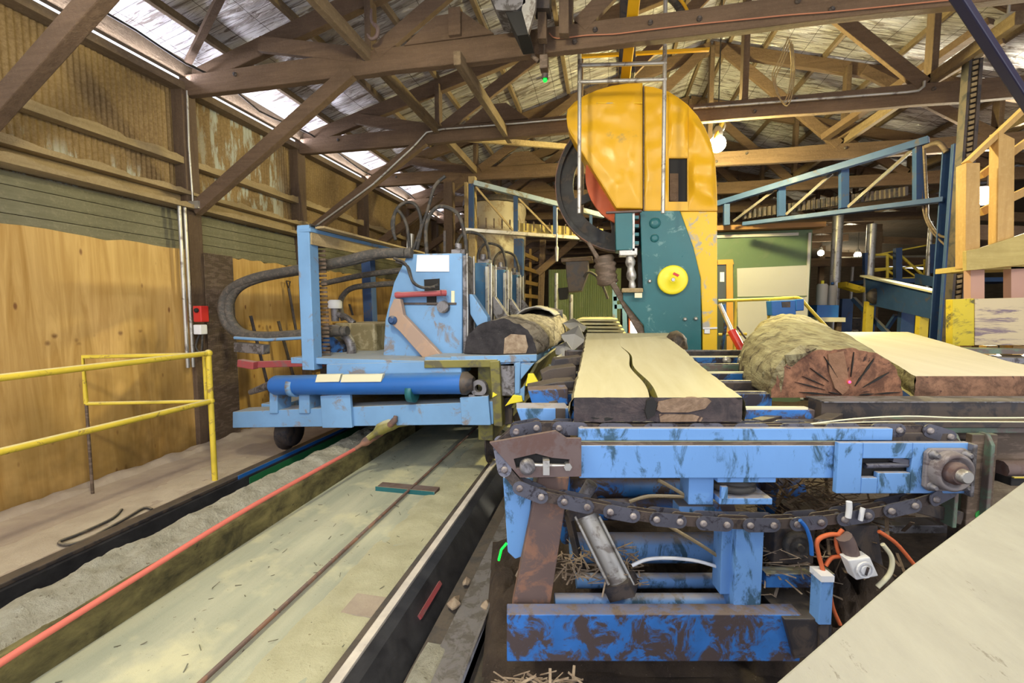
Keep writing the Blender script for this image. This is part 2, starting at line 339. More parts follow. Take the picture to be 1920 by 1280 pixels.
def bark(name, a, b, dk, dust):
    m, ns, ls, bs = mat_new(name); co = coords(ns, ls, (5, .9, 5), False, (0, 0, TH)); cf = coords(ns, ls)
    g = noi(ns, ls, co, 2.2, 7, .75, .8); f = noi(ns, ls, cf, 9, 5, .7); d_ = noi(ns, ls, cf, 3.4, 5, .7, 1.5)
    base = mix(ns, ls, ramp(ns, ls, g, .42, .58), a, b); base = mix(ns, ls, ramp(ns, ls, d_, .54, .60), base, dk)
    base = mix(ns, ls, mth(ns, ls, 'MULTIPLY', upf(ns, ls, .2, .95), ramp(ns, ls, f, .4, .62, .05, .55)), base, dust)
    ls.new(base, bs.inputs['Base Color']); bs.inputs['Roughness'].default_value = .85; bump(ns, ls, bs, mth(ns, ls, 'ADD', g, f), .8, .025); return m
M['bark'] = bark('peeling_green_brown_bark', (.13, .095, .045), (.34, .30, .17), (.045, .022, .014), (.44, .42, .27))
M['barkg'] = bark('smooth_grey_bark', (.16, .13, .10), (.35, .31, .25), (.06, .045, .03), (.48, .44, .36))
def endgrain(name, a, b, crack, cen, sc_=1.):
    m, ns, ls, bs = mat_new(name); g = ns.new('ShaderNodeNewGeometry'); su = ns.new('ShaderNodeVectorMath'); su.operation = 'SUBTRACT'
    ls.new(g.outputs[0], su.inputs[0]); su.inputs[1].default_value = cen; ve = su.outputs[0]
    mp = ns.new('ShaderNodeMapping'); mp.inputs[2].default_value = (0, 0, -TH); ls.new(ve, mp.inputs[0]); sx = ns.new('ShaderNodeSeparateXYZ'); ls.new(mp.outputs[0], sx.inputs[0])
    an = mth(ns, ls, 'ARCTAN2', sx.outputs[2], sx.outputs[0])
    cb = ns.new('ShaderNodeCombineXYZ'); ls.new(an, cb.inputs[0]); ls.new(mth(ns, ls, 'MULTIPLY', mth(ns, ls, 'SQRT', mth(ns, ls, 'ADD', mth(ns, ls, 'POWER', sx.outputs[0], 2), mth(ns, ls, 'POWER', sx.outputs[2], 2))), 1.2), cb.inputs[1])
    k = noi(ns, ls, cb.outputs[0], 7*sc_, 3, .5, .2); f = noi(ns, ls, g.outputs[0], 11, 6, .75, .4)
    base = mix(ns, ls, ramp(ns, ls, f, .4, .6), a, b); base = mix(ns, ls, ramp(ns, ls, k, .64, .67), base, crack)
    ls.new(base, bs.inputs['Base Color']); bs.inputs['Roughness'].default_value = .85; bump(ns, ls, bs, mth(ns, ls, 'ADD', k, f), .5, .01); return m
# ================================================================ THE HALL
WX = -4.66; XR = 8.0; RX = 1.65; YB = 25.0; SL = .27; ZE = 4.15
def zr(x): return ZE+(x-WX)*SL if x <= RX else ZE+(2*RX-x-WX)*SL      # rafter centre line
m = MB(); m.box(-4.75, -3.42, -.5, YB, -.3, 0); struct('floor_walkway', m, M['walk'])
m = MB(); nx, ny = 40, 60
m.box(-2.42, -1.1, -.5, YB, -.3, -.02); struct('floor_track', m, M['floor'])
m = MB(); m.box(-3.42, -2.7, -.5, YB, -.4, -.22); struct('floor_trough', m, M['blackrail'])
def ground(x0, x1, y0, y1, z, amp, nx, ny, mat, name):
    m = MB(); vs = []; fs = []
    for j in range(ny+1):
        for i in range(nx+1):
            x = x0+(x1-x0)*i/nx; y = y0+(y1-y0)*j/ny
            vs.append((x, y, z+amp*noise.fractal(Vector((x*3, y*3, z)), .9, 2, 4)))
    for j in range(ny):
        for i in range(nx): a = j*(nx+1)+i; fs.append((a, a+1, a+nx+2, a+nx+1))
    m.add(vs, fs, True); return obj(name, m, mat)
o = ground(-.5, 16, -.5, YB, -.06, .05, 120, 160, M['debris'], 'floor_debris'); o['kind'] = 'structure'
# left wall: corrugated sheets
m = MB(); vs = []; fs = []; n = 0; y = -.4; st = .01
ys = [y+i*st for i in range(int((YB+.4)/st))]
for y in ys:
    x = WX-.06+.008*math.cos(2*math.pi*y/.05)
    vs += [(x, y, 2.2), (x, y, 4.05)]
fs = [(2*i, 2*i+2, 2*i+3, 2*i+1) for i in range(len(ys)-1)]
m.add(vs, fs, True); struct('wall_left', m, M['tin'])
m = MB(); m.box(WX-.14, WX-.09, -.4, YB, -.2, 2.4); struct('wall_left_base', m, M['grey_board'])
# end wall and right wall
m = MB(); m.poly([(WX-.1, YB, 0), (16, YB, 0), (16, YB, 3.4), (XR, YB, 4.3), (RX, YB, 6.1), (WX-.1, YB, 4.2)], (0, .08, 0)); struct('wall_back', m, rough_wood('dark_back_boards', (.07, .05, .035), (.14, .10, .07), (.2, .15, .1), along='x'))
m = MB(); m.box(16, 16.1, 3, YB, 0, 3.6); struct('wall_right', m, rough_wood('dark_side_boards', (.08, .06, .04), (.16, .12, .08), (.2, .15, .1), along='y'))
# roof skins of foil
def roof(x0, z0, x1, z1, name, ylo=-.6, mat=None):
    m = MB(); nx, ny = 24, 120; vs = []; fs = []
    for j in range(ny+1):
        for i in range(nx+1):
            t = i/nx; x = x0+(x1-x0)*t; y = ylo+(YB-ylo)*j/ny
            vs.append((x, y, z0+(z1-z0)*t+.02*noise.noise(Vector((x*1.5, y*3, 1)))-.025*abs(math.sin(y*math.pi/.93))))
    for j in range(ny):
        for i in range(nx): a = j*(nx+1)+i; fs.append((a, a+1, a+nx+2, a+nx+1))
    m.add(vs, fs, True); return struct(name, m, mat or M['foil'])
off = .19
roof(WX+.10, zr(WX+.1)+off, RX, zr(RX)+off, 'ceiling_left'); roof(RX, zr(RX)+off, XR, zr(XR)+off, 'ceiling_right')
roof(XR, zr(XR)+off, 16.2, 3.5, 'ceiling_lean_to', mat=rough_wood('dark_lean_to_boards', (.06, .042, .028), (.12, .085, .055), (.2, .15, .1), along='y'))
# wall posts
TY = [2.35+1.855*i for i in range(13)]
ordn = ['nearest', 'second nearest', 'third', 'fourth', 'fifth', 'sixth', 'seventh', 'eighth', 'ninth', 'tenth', 'eleventh', 'twelfth', 'farthest']
posts = []
for i, y in enumerate(TY[1:8]):
    m = MB(); m.beam((WX+.02, y, 0), (WX+.02, y, 4.02), .17, .15, up=(1, 0, 0))
    one('wall_post', m, M['beamz'], f'dust-covered timber wall post, {["nearest of the row along the left wall, grey conduits on it","second along the left wall, behind the blue carriage mast","third along the left wall","fourth along the left wall","fifth along the left wall","sixth along the left wall","last in view along the left wall"][i]}', 'post', bev=.008)
# girts, ledge boards, plate
m = MB(); m.beam((WX+.03, -.4, 4.05), (WX+.03, 24.9, 4.05), .14, .08); m.k = 0
one('wall_plate', m, M['beamy'], 'long timber plate along the top of the corrugated left wall', 'beam')
m = MB(); m.beam((WX+.08, -.4, 4.235), (WX+.08, 24.9, 4.235), .05, .19)
one('eaves_board', m, M['beamy'], 'long fascia timber above the bright daylight slit at the left eaves', 'beam')
def lumpy(m_, p, q, w_, h_, seg=60, amp=.02):
    k = len(m_.v); m_.beam(p, q, w_, h_, seg=seg)
    for i in range(k, len(m_.v)):
        v = m_.v[i]
        if (i-k) % 4 >= 2: m_.v[i] = v+Vector((0, 0, amp*noise.fractal(Vector((v.y*3, v.x, 0)), .8, 2, 4)))
for z, hh, lab, ww, nm in ((3.25, .085, 'upper rounded girt heaped with sawdust across the corrugated left wall', .12, 'wall_girt'),
                       (2.90, .05, 'sawdust-heaped ledge board just above the lower ledge on the left wall', .16, 'ledge_board'),
                       (2.74, .05, 'lowest sawdust-heaped ledge over the grey boards of the left wall', .22, 'ledge_board')):
    m = MB(); lumpy(m, (WX-.04+ww/2, -.4, z), (WX-.04+ww/2, 24.9, z), ww, hh, 400, .05); one(nm, m, M['girt'], lab, 'board')
m = MB(); m.beam((WX-.01, -.4, 2.82), (WX-.01, 24.9, 2.82), .03, .10)
one('wall_board', m, M['girt'], 'sawdust-dulled board between the two heaped ledges of the left wall', 'board')
gb = ['topmost grey horizontal board below the ledge of the left wall', 'second grey board from the top on the left wall', 'third grey board from the top on the left wall', 'lowest grey board, right above the plywood of the left wall']
for i in range(4):
    z1 = 2.70-.115*i
    m = MB(); m.beam((WX-.03+.009*i, -.4, z1-.055), (WX-.03+.009*i, 24.9, z1-.055), .035, .108)
    one('wall_board', m, M['grey_board'], gb[i], 'board', bev=.004)
# plywood sheets
ey = [-.3, 4.22, 6.1, 7.95, 9.8]
lab = ['large knotty plywood sheet at the left, beside the nearest wall post', 'plywood sheet behind the cable loop of the carriage', 'plywood sheet behind the blue carriage mast', 'farthest plywood sheet on the left wall']
for i in range(4):
    m = MB(); y0, y1 = ey[i]+.01, ey[i+1]-.01; pts = []; n = 30
    for k in range(n+1): y = y0+(y1-y0)*k/n; pts.append((WX+.02, y, 2.25+(.0 if i else .02)-.02*(k % 7 == 3)+.008*math.sin(k*1.3)))
    m.poly([(WX+.02, y0, 0), (WX+.02, y1, 0)]+pts[::-1], (.018, 0, 0)); one('plywood_sheet', m, M['ply'], lab[i], 'panel')
# mesh guard at the wall (brown expanded mesh panel)
m = MB(); y0, y1 = P(388, 600, X=WX+.12).y, P(440, 600, X=WX+.12).y
for k in range(80): z = .1+2.1*k/79; m.beam((WX+.12, y0, z), (WX+.12, y1, z), .008, .014)
for k in range(26): y = y0+(y1-y0)*k/25; m.beam((WX+.125, y, .02), (WX+.125, y, 2.25), .008, .008)
one('mesh_guard', m, M['brown'], 'brown wire mesh guard panel standing against the plywood behind the carriage', 'guard')
# ------------------------------------------------ trusses
def truss(y, first=False):
    t = thing('roof_truss', '', 'truss', 'timber roof trusses across the hall')
    cz = 4.06; mb = M['beam']
    m = MB(); a, b = (WX+.02, y, cz), (XR+.1, y, cz-.03)
    m.beam(a, b, .09, .225, seg=60)
    for i in range(len(m.v)): v = m.v[i]; m.v[i] = v+Vector((0, 0, .012*noise.noise(Vector((v.x*2.2, y, v.z*3)))))
    obj('bottom_chord', m, mb, t, .01)
    for x0, x1 in ((WX+.1, RX), (XR-.1, RX)):
        m = MB(); m.beam((x0, y+.09, zr(x0)), (x1, y+.09, zr(x1)), .09, .19, seg=20); obj('rafter', m, mb, t, .01)
    X = [-2.36, -.36, 1.65, 3.62, 5.6]
    for x in X:
        m = MB(); m.beam((x, y+.05, cz-.02), (x, y+.05, zr(x)), .13, .07, up=(1, 0, 0)); obj('web_post', m, M['beamz'], t, .006)
    for x0, x1 in ((-2.36, -.55), (-.36, 1.5), (3.62, 1.8), (5.6, 3.8), (-2.36, -3.6), (7.0, 5.7)):
        d = 1 if x1 > x0 else -1
        m = MB(); x0 += .1*d; m.beam((x0, y-.02, cz+.08), (x1, y-.02, zr(x1)-.05), .06, .15); obj('web_diagonal', m, mb, t, .006)
    m = MB(); m.beam((WX+.12, y-.01, 2.72), (-2.55, y-.01, cz-.06), .09, .14); obj('knee_brace', m, mb, t, .008)
    m = MB(); m.poly([(-1.95, y-.06, cz+.1), (-1.05, y-.06, cz+.1), (-1.35, y-.06, cz+.33), (-1.62, y-.06, cz+.33)], (0, .03, 0)); obj('gusset', m, mb, t)
    for k, (bx, bz) in enumerate(((-2.38, 4.09), (-.3, 4.0), (-.12, 4.08), (.35, 4.08), (.75, 4.06), (1.5, 4.10), (1.75, 4.0), (2.2, 4.1), (3.6, 4.08), (-3.9, 4.1))):
        m = MB(); m.lathe([(.022, 0), (.022, .016), (.012, .018), (.012, .03)], (bx, y-.045, bz), (0, -1, 0), 8); obj('bolt', m, M['dark'], t)
    return settle(t)
tl = ['nearest truss, only its knee brace in view at the top left corner', 'nearest truss with a full chord across the picture, orange cable along it',
      'second full truss, grey conduit along its chord, passing behind the yellow bandmill', 'third timber truss, its chord lit yellow beside the bright lamp', 'fourth timber truss behind the lamp',
      'fifth timber truss back in the roof', 'sixth timber truss back in the roof', 'seventh timber truss back in the roof', 'eighth timber truss back in the roof', 'ninth timber truss deep in the roof', 'tenth timber truss deep in the roof', 'eleventh timber truss deep in the roof', 'farthest timber truss by the back wall']
T0 = truss(TY[1])
T0['label'] = tl[1]
for i, y in enumerate(TY):
    if i != 1: dup(T0, (0, y-TY[1], 0), tl[i])
# light block on the first chord, short stub
m = MB(); m.box(-1.48, -1.36, TY[1]-.1, TY[1]+.06, 4.17, 4.42); one('timber_block', m, M['beam'], 'short upright timber block standing on the nearest full truss chord', 'block', bev=.006)
# lengthwise runners between trusses
for x, z, y0, y1, nm in ((-2.35, 4.13, -.3, 20, 'long timber runner crossing the trusses in line with their left web posts'), (-1.36, 3.9, 4.0, 6.3, 'short lit timber tie hanging between the first two full trusses'), (5.6, 4.2, -.3, 20, 'long timber runner crossing the trusses on the right side'), (3.62, 4.22, 5, 22, 'long timber runner crossing the trusses right of the lamp')):
    m = MB(); m.beam((x, y0, z), (x, y1, z+(.12 if x == -1.36 else 0)), .07, .12); one('tie_runner', m, M['beamy'], nm, 'beam', bev=.006)
m = MB(); m.beam(P(850, 258, Y=6.2), P(1075, 276, Y=7.5), .05, .08); one('tie_runner', m, M['girt'], 'pale lateral timber brace under the second full truss, left of the bandmill wheel', 'beam')
m = MB(); a = P(1545, 258, Y=7.8); b = P(1860, 40, Y=6.1); m.beam(a, b, .12, .09); one('roof_brace', m, M['beam'], 'thick diagonal roof brace climbing right from the third truss chord', 'brace')
m = MB(); m.beam(a+Vector((.15, .25, -.02)), b+Vector((.3, .25, -.1)), .06, .07); one('roof_brace', m, M['beam'], 'thin diagonal roof brace parallel just below the thick one', 'brace')
# purlins
k = 0
for side in (0, 1):
    for i in range(8):
        x = WX+.55+.86*i if side == 0 else XR-.4-.86*i
        z = zr(x)+.13
        m = MB(); m.beam((x, -.4, z), (x, 24.8, z), .05, .075)
        num = ['lowest', 'second', 'third', 'fourth', 'fifth', 'sixth', 'seventh', 'topmost'][i]
        one('roof_purlin', m, M['beamy'], f'long purlin under the foil of the {"left" if side == 0 else "right"} roof slope, {num} counting up from the eaves', 'purlin', 'roof purlins')
# lean-to posts and trusses at the right back
for i, y in enumerate((8.5, 12, 15.5, 19)):
    m = MB(); m.beam((XR+.1, y, 0), (XR+.1, y, 4.0), .16, .16, up=(1, 0, 0)); m.k = 0
    one('hall_post', m, M['beamz'], f'brown timber post on the right side of the hall, {["nearest","second","third","farthest"][i]} of its row', 'post')
    m = MB(); m.beam((XR+.1, y, 3.7), (16, y, 3.1), .08, .2); one('lean_to_beam', m, M['beam'], f'dusty lean-to rafter at the right back, {["nearest","second","third","farthest"][i]} of four', 'beam')
# conduits on the truss chords
y2 = TY[2]-.07
m = MB(); m.tube([P(590, 425, Y=y2-.02), P(700, 345, Y=y2-.02), P(775, 275, Y=y2-.02), P(800, 248, Y=y2-.02), P(830, 242, Y=y2-.02), P(960, 232, Y=y2-.02), P(1075, 222, Y=y2-.02)], .014, 8)
one('conduit', m, M['chrome'], 'pale conduit climbing a knee brace onto the second full truss, left of the bandmill', 'conduit')
m = MB(); m.tube([P(1300, 203, Y=y2-.02), P(1500, 188, Y=y2-.02), P(1700, 173, Y=y2-.02), P(1722, 170, Y=y2-.02), P(1732, 162, Y=y2-.02), P(1733, 152, Y=y2-.02)], .016, 8)
one('conduit', m, M['chrome'], 'pale conduit on the second full truss right of the bandmill, bent up at its end', 'conduit')
y1 = TY[1]-.07
m = MB(); m.tube([P(u, v, Y=y1) for u, v in ((1030, 62), (1045, 72), (1100, 66), (1150, 64), (1200, 58), (1300, 46), (1400, 36), (1480, 28), (1560, 22), (1700, 8), (1800, -2))], .0055, 6, sub=3)
one('extension_cord', m, M['cord'], 'thin orange cable lying along the nearest full truss chord', 'cable')
m = MB()
for k in range(2):
    cx_ = P(342+10*k, 500, X=WX+.13); m.tube([(cx_.x, cx_.y, 2.76), (cx_.x, cx_.y, .95)], .02, 8)
m.box(WX+.1, WX+.23, TY[1]-.08, TY[1]+.04, 2.72, 2.8); m.tube([(WX+.12, TY[1]-.04, 2.78), (WX+.115, TY[1]-.05, 3.4), (WX+.12, TY[1]-.04, 4.0)], .012, 6)
one('conduit', m, M['chrome'], 'pair of grey conduits running down the nearest left wall post', 'conduit')
# long power cable along the eaves
m = MB(); m.tube([(WX+.3, y, 4.17+.05*math.sin(y*2.3)+(.1 if 4 < y < 5 else 0)) for y in [i*.5 for i in range(-1, 30)]], .012, 6, sub=2); one('power_cable', m, M['rubber'], 'dark cable sagging along the left eaves under the foil', 'cable')
# red isolator on the wall post
t = thing('isolator_switch', 'small red isolator box with a white junction box below, on the nearest left wall post', 'switch')
q = P(375, 590, Y=TY[1]-.12)
m = MB(); m.box(q.x-.04, q.x+.07, q.y-.05, q.y+.05, q.z-.08, q.z+.10); obj('red_box', m, M['red'], t, .01)
m = MB(); m.lathe([(.025, 0), (.025, .02), (.015, .03)], (q.x+.02, q.y-.05, q.z+.05), (0, -1, 0), 10); obj('knob', m, M['black'], t)
m = MB(); m.box(q.x-.06, q.x+.04, q.y-.04, q.y+.05, q.z-.22, q.z-.11); obj('junction_box', m, M['labw'], t, .01)
m = MB(); m.tube([(q.x-.02, q.y, q.z-.22), (q.x-.08, q.y, q.z-.36), (q.x, q.y-.01, q.z-.42), (q.x+.02, q.y, q.z-.22)], .012, 6, sub=4); obj('lead', m, M['rubber'], t)
settle(t)

# chain hook hanging at the nearest truss
t = thing('chain_hook', 'rusty chain and hook hanging in front of the nearest full truss post', 'hook')
m = MB()
for k in range(6):
    z = 4.95-.06*k; q = Vector((-2.19, TY[1]-.2, z)); a = [(q+Vector(((.015 if k % 2 else .025)*math.cos(j*.785)*(0 if k % 2 else 1), (.025*math.cos(j*.785) if k % 2 else 0), .042*math.sin(j*.785)))) for j in range(9)]; m.tube(a, .008, 6)
obj('chain', m, M['rust'], t)
m = MB(); q = P(697, 50, Y=TY[1]-.2); m.tube([q+Vector((0, 0, .16)), q+Vector((0, 0, .05)), q+Vector((.06, 0, -.02)), q+Vector((.05, 0, -.09)), q+Vector((-.01, 0, -.11)), q+Vector((-.05, 0, -.06))], [.012, .014, .02, .02, .016, .008], 8, sub=4); obj('hook', m, M['rust'], t); settle(t)
# floodlight housing hanging at the top centre and green indicator lamp
t = thing('hanging_chute', 'grey open-ended metal box hanging above the nearest full truss', 'box')
y = 3.75
def quad(m_, pts, Y0, Y1):
    a = [P(u, v, Y=Y0) for u, v in pts]; m_.poly(a, (0, Y1-Y0, 0))
m = MB(); quad(m, [(905, -40), (985, -40), (985, 5), (970, 18), (955, 20), (930, 18)], y, y+.3); obj('housing', m, M['steel'], t)
m = MB(); quad(m, [(948, 22), (982, 20), (992, 64), (970, 67)], y+.02, y+.3); obj('opening', m, M['black'], t)
m = MB(); quad(m, [(978, 18), (988, -40), (1008, -40), (1003, 18), (990, 62)], y, y+.05); obj('cheek', m, M['chrome'], t); settle(t)
t = thing('ceiling_fitting', 'dark dusty fitting with hanging timbers above the nearest full truss, beside the metal box', 'fitting')
m = MB(); quad(m, [(990, -40), (1030, -40), (1030, 15), (1000, 15)], 3.9, 4.05); obj('housing', m, M['dark'], t)
for u0, u1, v1 in ((1008, 1024, 72), (1048, 1066, 62)):
    m = MB(); quad(m, [(u0, -40), (u1, -40), (u1, v1), (u0, v1)], 3.95, 4.03); obj('hanger', m, M['beamz'], t)
settle(t)
t = thing('indicator_lamp', 'small dusty lamp housing with a glowing green light under the nearest full truss', 'lamp')
y = 4.12; q = P(1020, 125, Y=y); m = MB(); m.box(q.x-.035, q.x+.035, y-.04, y+.06, q.z-.03, q.z+.09); m.cyl((q.x-.05, y, q.z+.05), (q.x-.11, y, q.z+.11), .02, 8); m.cyl((q.x+.0, y, q.z+.08), (q.x, y, q.z+.2), .01, 6); obj('housing', m, M['brown'], t, .006)
m = MB(); q = P(1022, 150, Y=y); m.cyl(q+Vector((0, 0, .05)), q+Vector((0, 0, .01)), .03, 10); m.cyl(q+Vector((-.08, 0, .02)), q+Vector((-.02, 0, .03)), .008, 6); obj('collar', m, M['dark'], t)
m = MB(); m.ball(q, .02, 8); obj('green_light', m, M['green_led'], t); settle(t)
# dark-blue slanted bar across the top right corner, round ceiling lamp there
m = MB(); m.beam(P(1780, -30, Y=2.2), P(1940, 215, Y=2.6), .04, .04); one('slanted_bar', m, plain('violet_dark_paint', (.02, .018, .045), .4), 'dark violet steel bar slanting through the top right corner', 'bar', bev=.006)
t = thing('round_ceiling_lamp', 'unlit round lamp under the roof at the top right corner', 'lamp')
q = P(1889, 45, Y=5.2); m = MB(); m.lathe([(.085, -.02), (.09, .05), (.07, .07)], q, (0, 0, 1), 16); obj('housing', m, M['chrome'], t)
m = MB(); m.ball(q+Vector((0, 0, -.03)), .05, 8); obj('bulb', m, plain('clear_bulb', (.8, .85, .9), .1), t); m = MB(); m.cyl(q+Vector((0, 0, .07)), q+Vector((0, 0, .75)), .012, 6); obj('rod', m, M['chrome'], t); settle(t)

m = MB(); m.beam(P(352, 118, Y=4.15), P(415, -8, Y=3.45), .06, .05); one('roof_brace', m, M['beam'], 'slim timber strut rising from the heel of the nearest full truss', 'brace')
m = MB()
for k in range(3): m.tube([P(u+3*k, v+4*k, Y=5.9) for u, v in ((1478, 70), (1462, 110), (1448, 140), (1456, 175), (1470, 190), (1480, 165), (1484, 120), (1480, 75))], .007, 6, sub=4)
one('coiled_cord', m, M['girt'], 'pale coil of cord hanging from the roof between the first two full trusses', 'cord')
# ================================================================ LAMPS
def lamp(q, power, col, r, name, label, mat='glow', drop=.3, cage=True, soft=.12):
    t = thing(name, label, 'lamp')
    m = MB(); m.ball(q, r, 10); obj('bulb', m, M[mat], t)
    m = MB(); m.lathe([(r*.55, r*.7), (r*.6, r*1.6), (r*.3, r*2.1)], q, (0, 0, 1), 14); obj('lamp_cap', m, M['chrome'], t)
    m = MB(); m.cyl(q+Vector((0, 0, r*2)), Vector((q.x, q.y, (zr(q.x) if q.x < XR else 4.34-(q.x-XR)*.1)+.24)), .008, 6); obj('lamp_cord', m, M['rubber'], t)
    settle(t)
    l = bpy.data.lights.new(name+'_light', 'POINT'); l.energy = power; l.color = col; l.shadow_soft_size = soft
    lo = bpy.data.objects.new(name+'_light', l); COL.objects.link(lo); lo.location = q+Vector((0, -.0, -r*1.3)); return t
q = P(1345, 270, Y=6.6); LAMP = q
lamp(q, 520, (1, .86, .34), .11, 'hanging_lamp', 'dazzling yellow-white lamp hanging right beside the yellow bandmill cover', drop=.9)
t = thing('lamp_bracket', 'bright wire lamp bracket hanging from the third truss above the dazzling lamp', 'bracket')
m = MB(); m.tube([q+Vector((-.02, .05, .1)), q+Vector((.1, .05, .25)), q+Vector((.02, .05, .4))], .015, 6, sub=4); obj('hook_wire', m, M['chrome'], t)
m = MB(); m.beam(P(1340, 262, Y=6.5), P(1362, 212, Y=6.7), .03, .05); obj('arm', m, M['yel'], t); settle(t)
# square floodlight in the timber frame on the right
q = P(1856, 366, Y=8.6); t = thing('floodlight', 'square white floodlight shining through the timber frame on the right', 'lamp')
m = MB(); m.box(q.x-.17, q.x+.17, q.y-.02, q.y, q.z-.13, q.z+.13); obj('lens', m, M['gloww'], t); m = MB(); m.box(q.x-.2, q.x+.2, q.y+.01, q.y+.1, q.z-.16, q.z+.16); obj('housing', m, M['steel'], t, .01)
m = MB(); m.cyl(q+Vector((0, .06, .14)), Vector((q.x, q.y+.06, zr(q.x)+.15)), .012, 6); obj('hanger', m, M['dark'], t); settle(t)
l = bpy.data.lights.new('floodlight_beam', 'AREA'); l.energy = 350; l.size = .3; l.color = (1, .93, .72); lo = bpy.data.objects.new('floodlight_beam', l); COL.objects.link(lo); lo.location = q+Vector((0, -.06, 0)); lo.rotation_euler = (math.radians(-90), 0, math.radians(0))
lo.rotation_euler = Vector((-.25, -1, -.1)).to_track_quat('-Z', 'Y').to_euler()
for i, (u, v, y, p, r) in enumerate(((1569, 437, 14, 20, .08), (1539, 474, 17.5, 16, .10), (1608, 478, 16.5, 16, .10), (1565, 491, 21, 16, .11), (1590, 491, 21.5, 16, .11))):
    q = P(u, v, Y=y); lamp(q, p, (1, .84, .5), r, 'hanging_lamp', ['small starry lamp beside the pale pipe in the far hall', 'low yellow lamp right of the green hut', 'lamp above the end of the yellow railing', 'far faint lamp left of the yellow railing', 'farthest faint lamp low in the hall'][i], drop=1.3, soft=.2)

al = bpy.data.lights.new('eaves_daylight_stand_in', 'AREA'); al.shape = 'RECTANGLE'; al.size = 22; al.size_y = .06; al.energy = 150; al.color = (.88, .88, 1)  # strip light added inside the eaves, standing in for the slit's daylight
ao = bpy.data.objects.new('eaves_daylight_stand_in', al); COL.objects.link(ao); ao.location = (WX+.14, 10.5, 4.12)
ao.rotation_euler = Matrix((Vector((0, 1, 0)), Vector((.8, 0, -.6)), Vector((-.6, 0, -.8)))).transposed().to_euler()

lamp(Vector((-1.3, 1.2, 3.85)), 205, (1, .90, .60), .11, 'hanging_lamp', 'round fill lamp added out of view over the near end of the track', soft=.15)  # extra lamp added out of frame to brighten the track end
lamp(Vector((2.6, .9, 3.9)), 120, (1, .88, .55), .11, 'hanging_lamp', 'round fill lamp added out of view over the near end of the chain table', soft=.15)  # another unseen lamp, added as fill above the table
# ================================================================ TRACK, TROUGH, RAILING
def yb(x0, x1, z0, z1, y0=-.4, y1=20): m = MB(); return m.box(x0, x1, y0, y1, z0, z1)
m = MB(); m.box(-1.1, -.5, -.5, YB, -.4, -.12); struct('floor_rail_bed', m, M['dark'])
m = MB(); m.box(-2.7, -2.42, -.5, YB, -.4, -.1); struct('floor_kerb_base', m, M['mossy'])
# trough edge steel
t = thing('trough_rail', 'black steel rail along the walkway edge, a blue patch painted farther down', 'rail')
obj('head', yb(-3.46, -3.36, 0, .03), M['dark'], t, .006); obj('web', yb(-3.37, -3.33, -.22, .0), M['blackrail'], t)
m = MB(); m.box(-3.362, -3.352, 3.4, 5.2, 0, .033); obj('blue_patch', m, M['bluec'], t)
m = MB(); m.box(-3.335, -3.322, 3.5, 5.4, -.16, -.02); obj('green_strip', m, plain('green_strip_paint', (.02, .16, .06), .5), t); settle(t)
# concrete kerb with sawdust
m = MB(); m.box(-2.74, -2.42, -.4, 5.3, -.1, .17); m.box(-2.74, -2.42, 5.6, 20, -.1, .17); kerb = one('concrete_kerb', m, M['mossy'], 'long stained concrete kerb beside the track, capped by heaped sawdust', 'kerb', bev=.015)
def heap(x0, x1, y0, y1, z, amp, nx, ny, edge=.4, sd=0, pw=.6):
    m = MB(); vs = []; fs = []
    for j in range(ny+1):
        for i in range(nx+1):
            a = i/nx; b = j/ny; x = x0+(x1-x0)*a; y = y0+(y1-y0)*b
            e = max(0, math.sin(math.pi*a))**pw*(1-math.exp(-min(b, 1-b)*25))
            jx = .03*noise.noise(Vector((y*2.5, sd, 3)))*(1 if i in (0, nx) else .3)
            vs.append((x+jx, y, z+e*amp*(.7+.6*noise.fractal(Vector((x*9, y*5, sd)), .8, 2, 4))))
    for j in range(ny):
        for i in range(nx): q = j*(nx+1)+i; fs.append((q, q+1, q+nx+2, q+nx+1))
    m.add(vs, fs, True); return m
one('sawdust_heap', heap(-2.80, -2.46, -.4, 5.1, .165, .075, 12, 260), M['sawdust'], 'long bright ridge of sawdust heaped on the concrete kerb', 'sawdust', kind='stuff')
one('sawdust_heap', heap(-1.55, -1.14, .4, 6, -.025, .02, 10, 200, sd=4), two('yellow_sawdust', (.47, .45, .29), (.57, .55, .37), (.2, .16, .08), 5, 40), 'thin yellowish sawdust drift beside the pale rail', 'sawdust', kind='stuff')
one('sawdust_heap', heap(-4.0, -3.5, .5, 4.0, -.005, .02, 10, 120, sd=9), two('beige_dust', (.50, .42, .32), (.58, .50, .38), (.3, .24, .18), 5, 40), 'thin beige dust drift on the walkway beside the black rail', 'sawdust', kind='stuff')
one('sawdust_heap', heap(-4.62, -4.42, .0, 8.0, -.01, .07, 8, 120, sd=12), M['walk'], 'dust piled along the foot of the plywood wall', 'sawdust', kind='stuff')
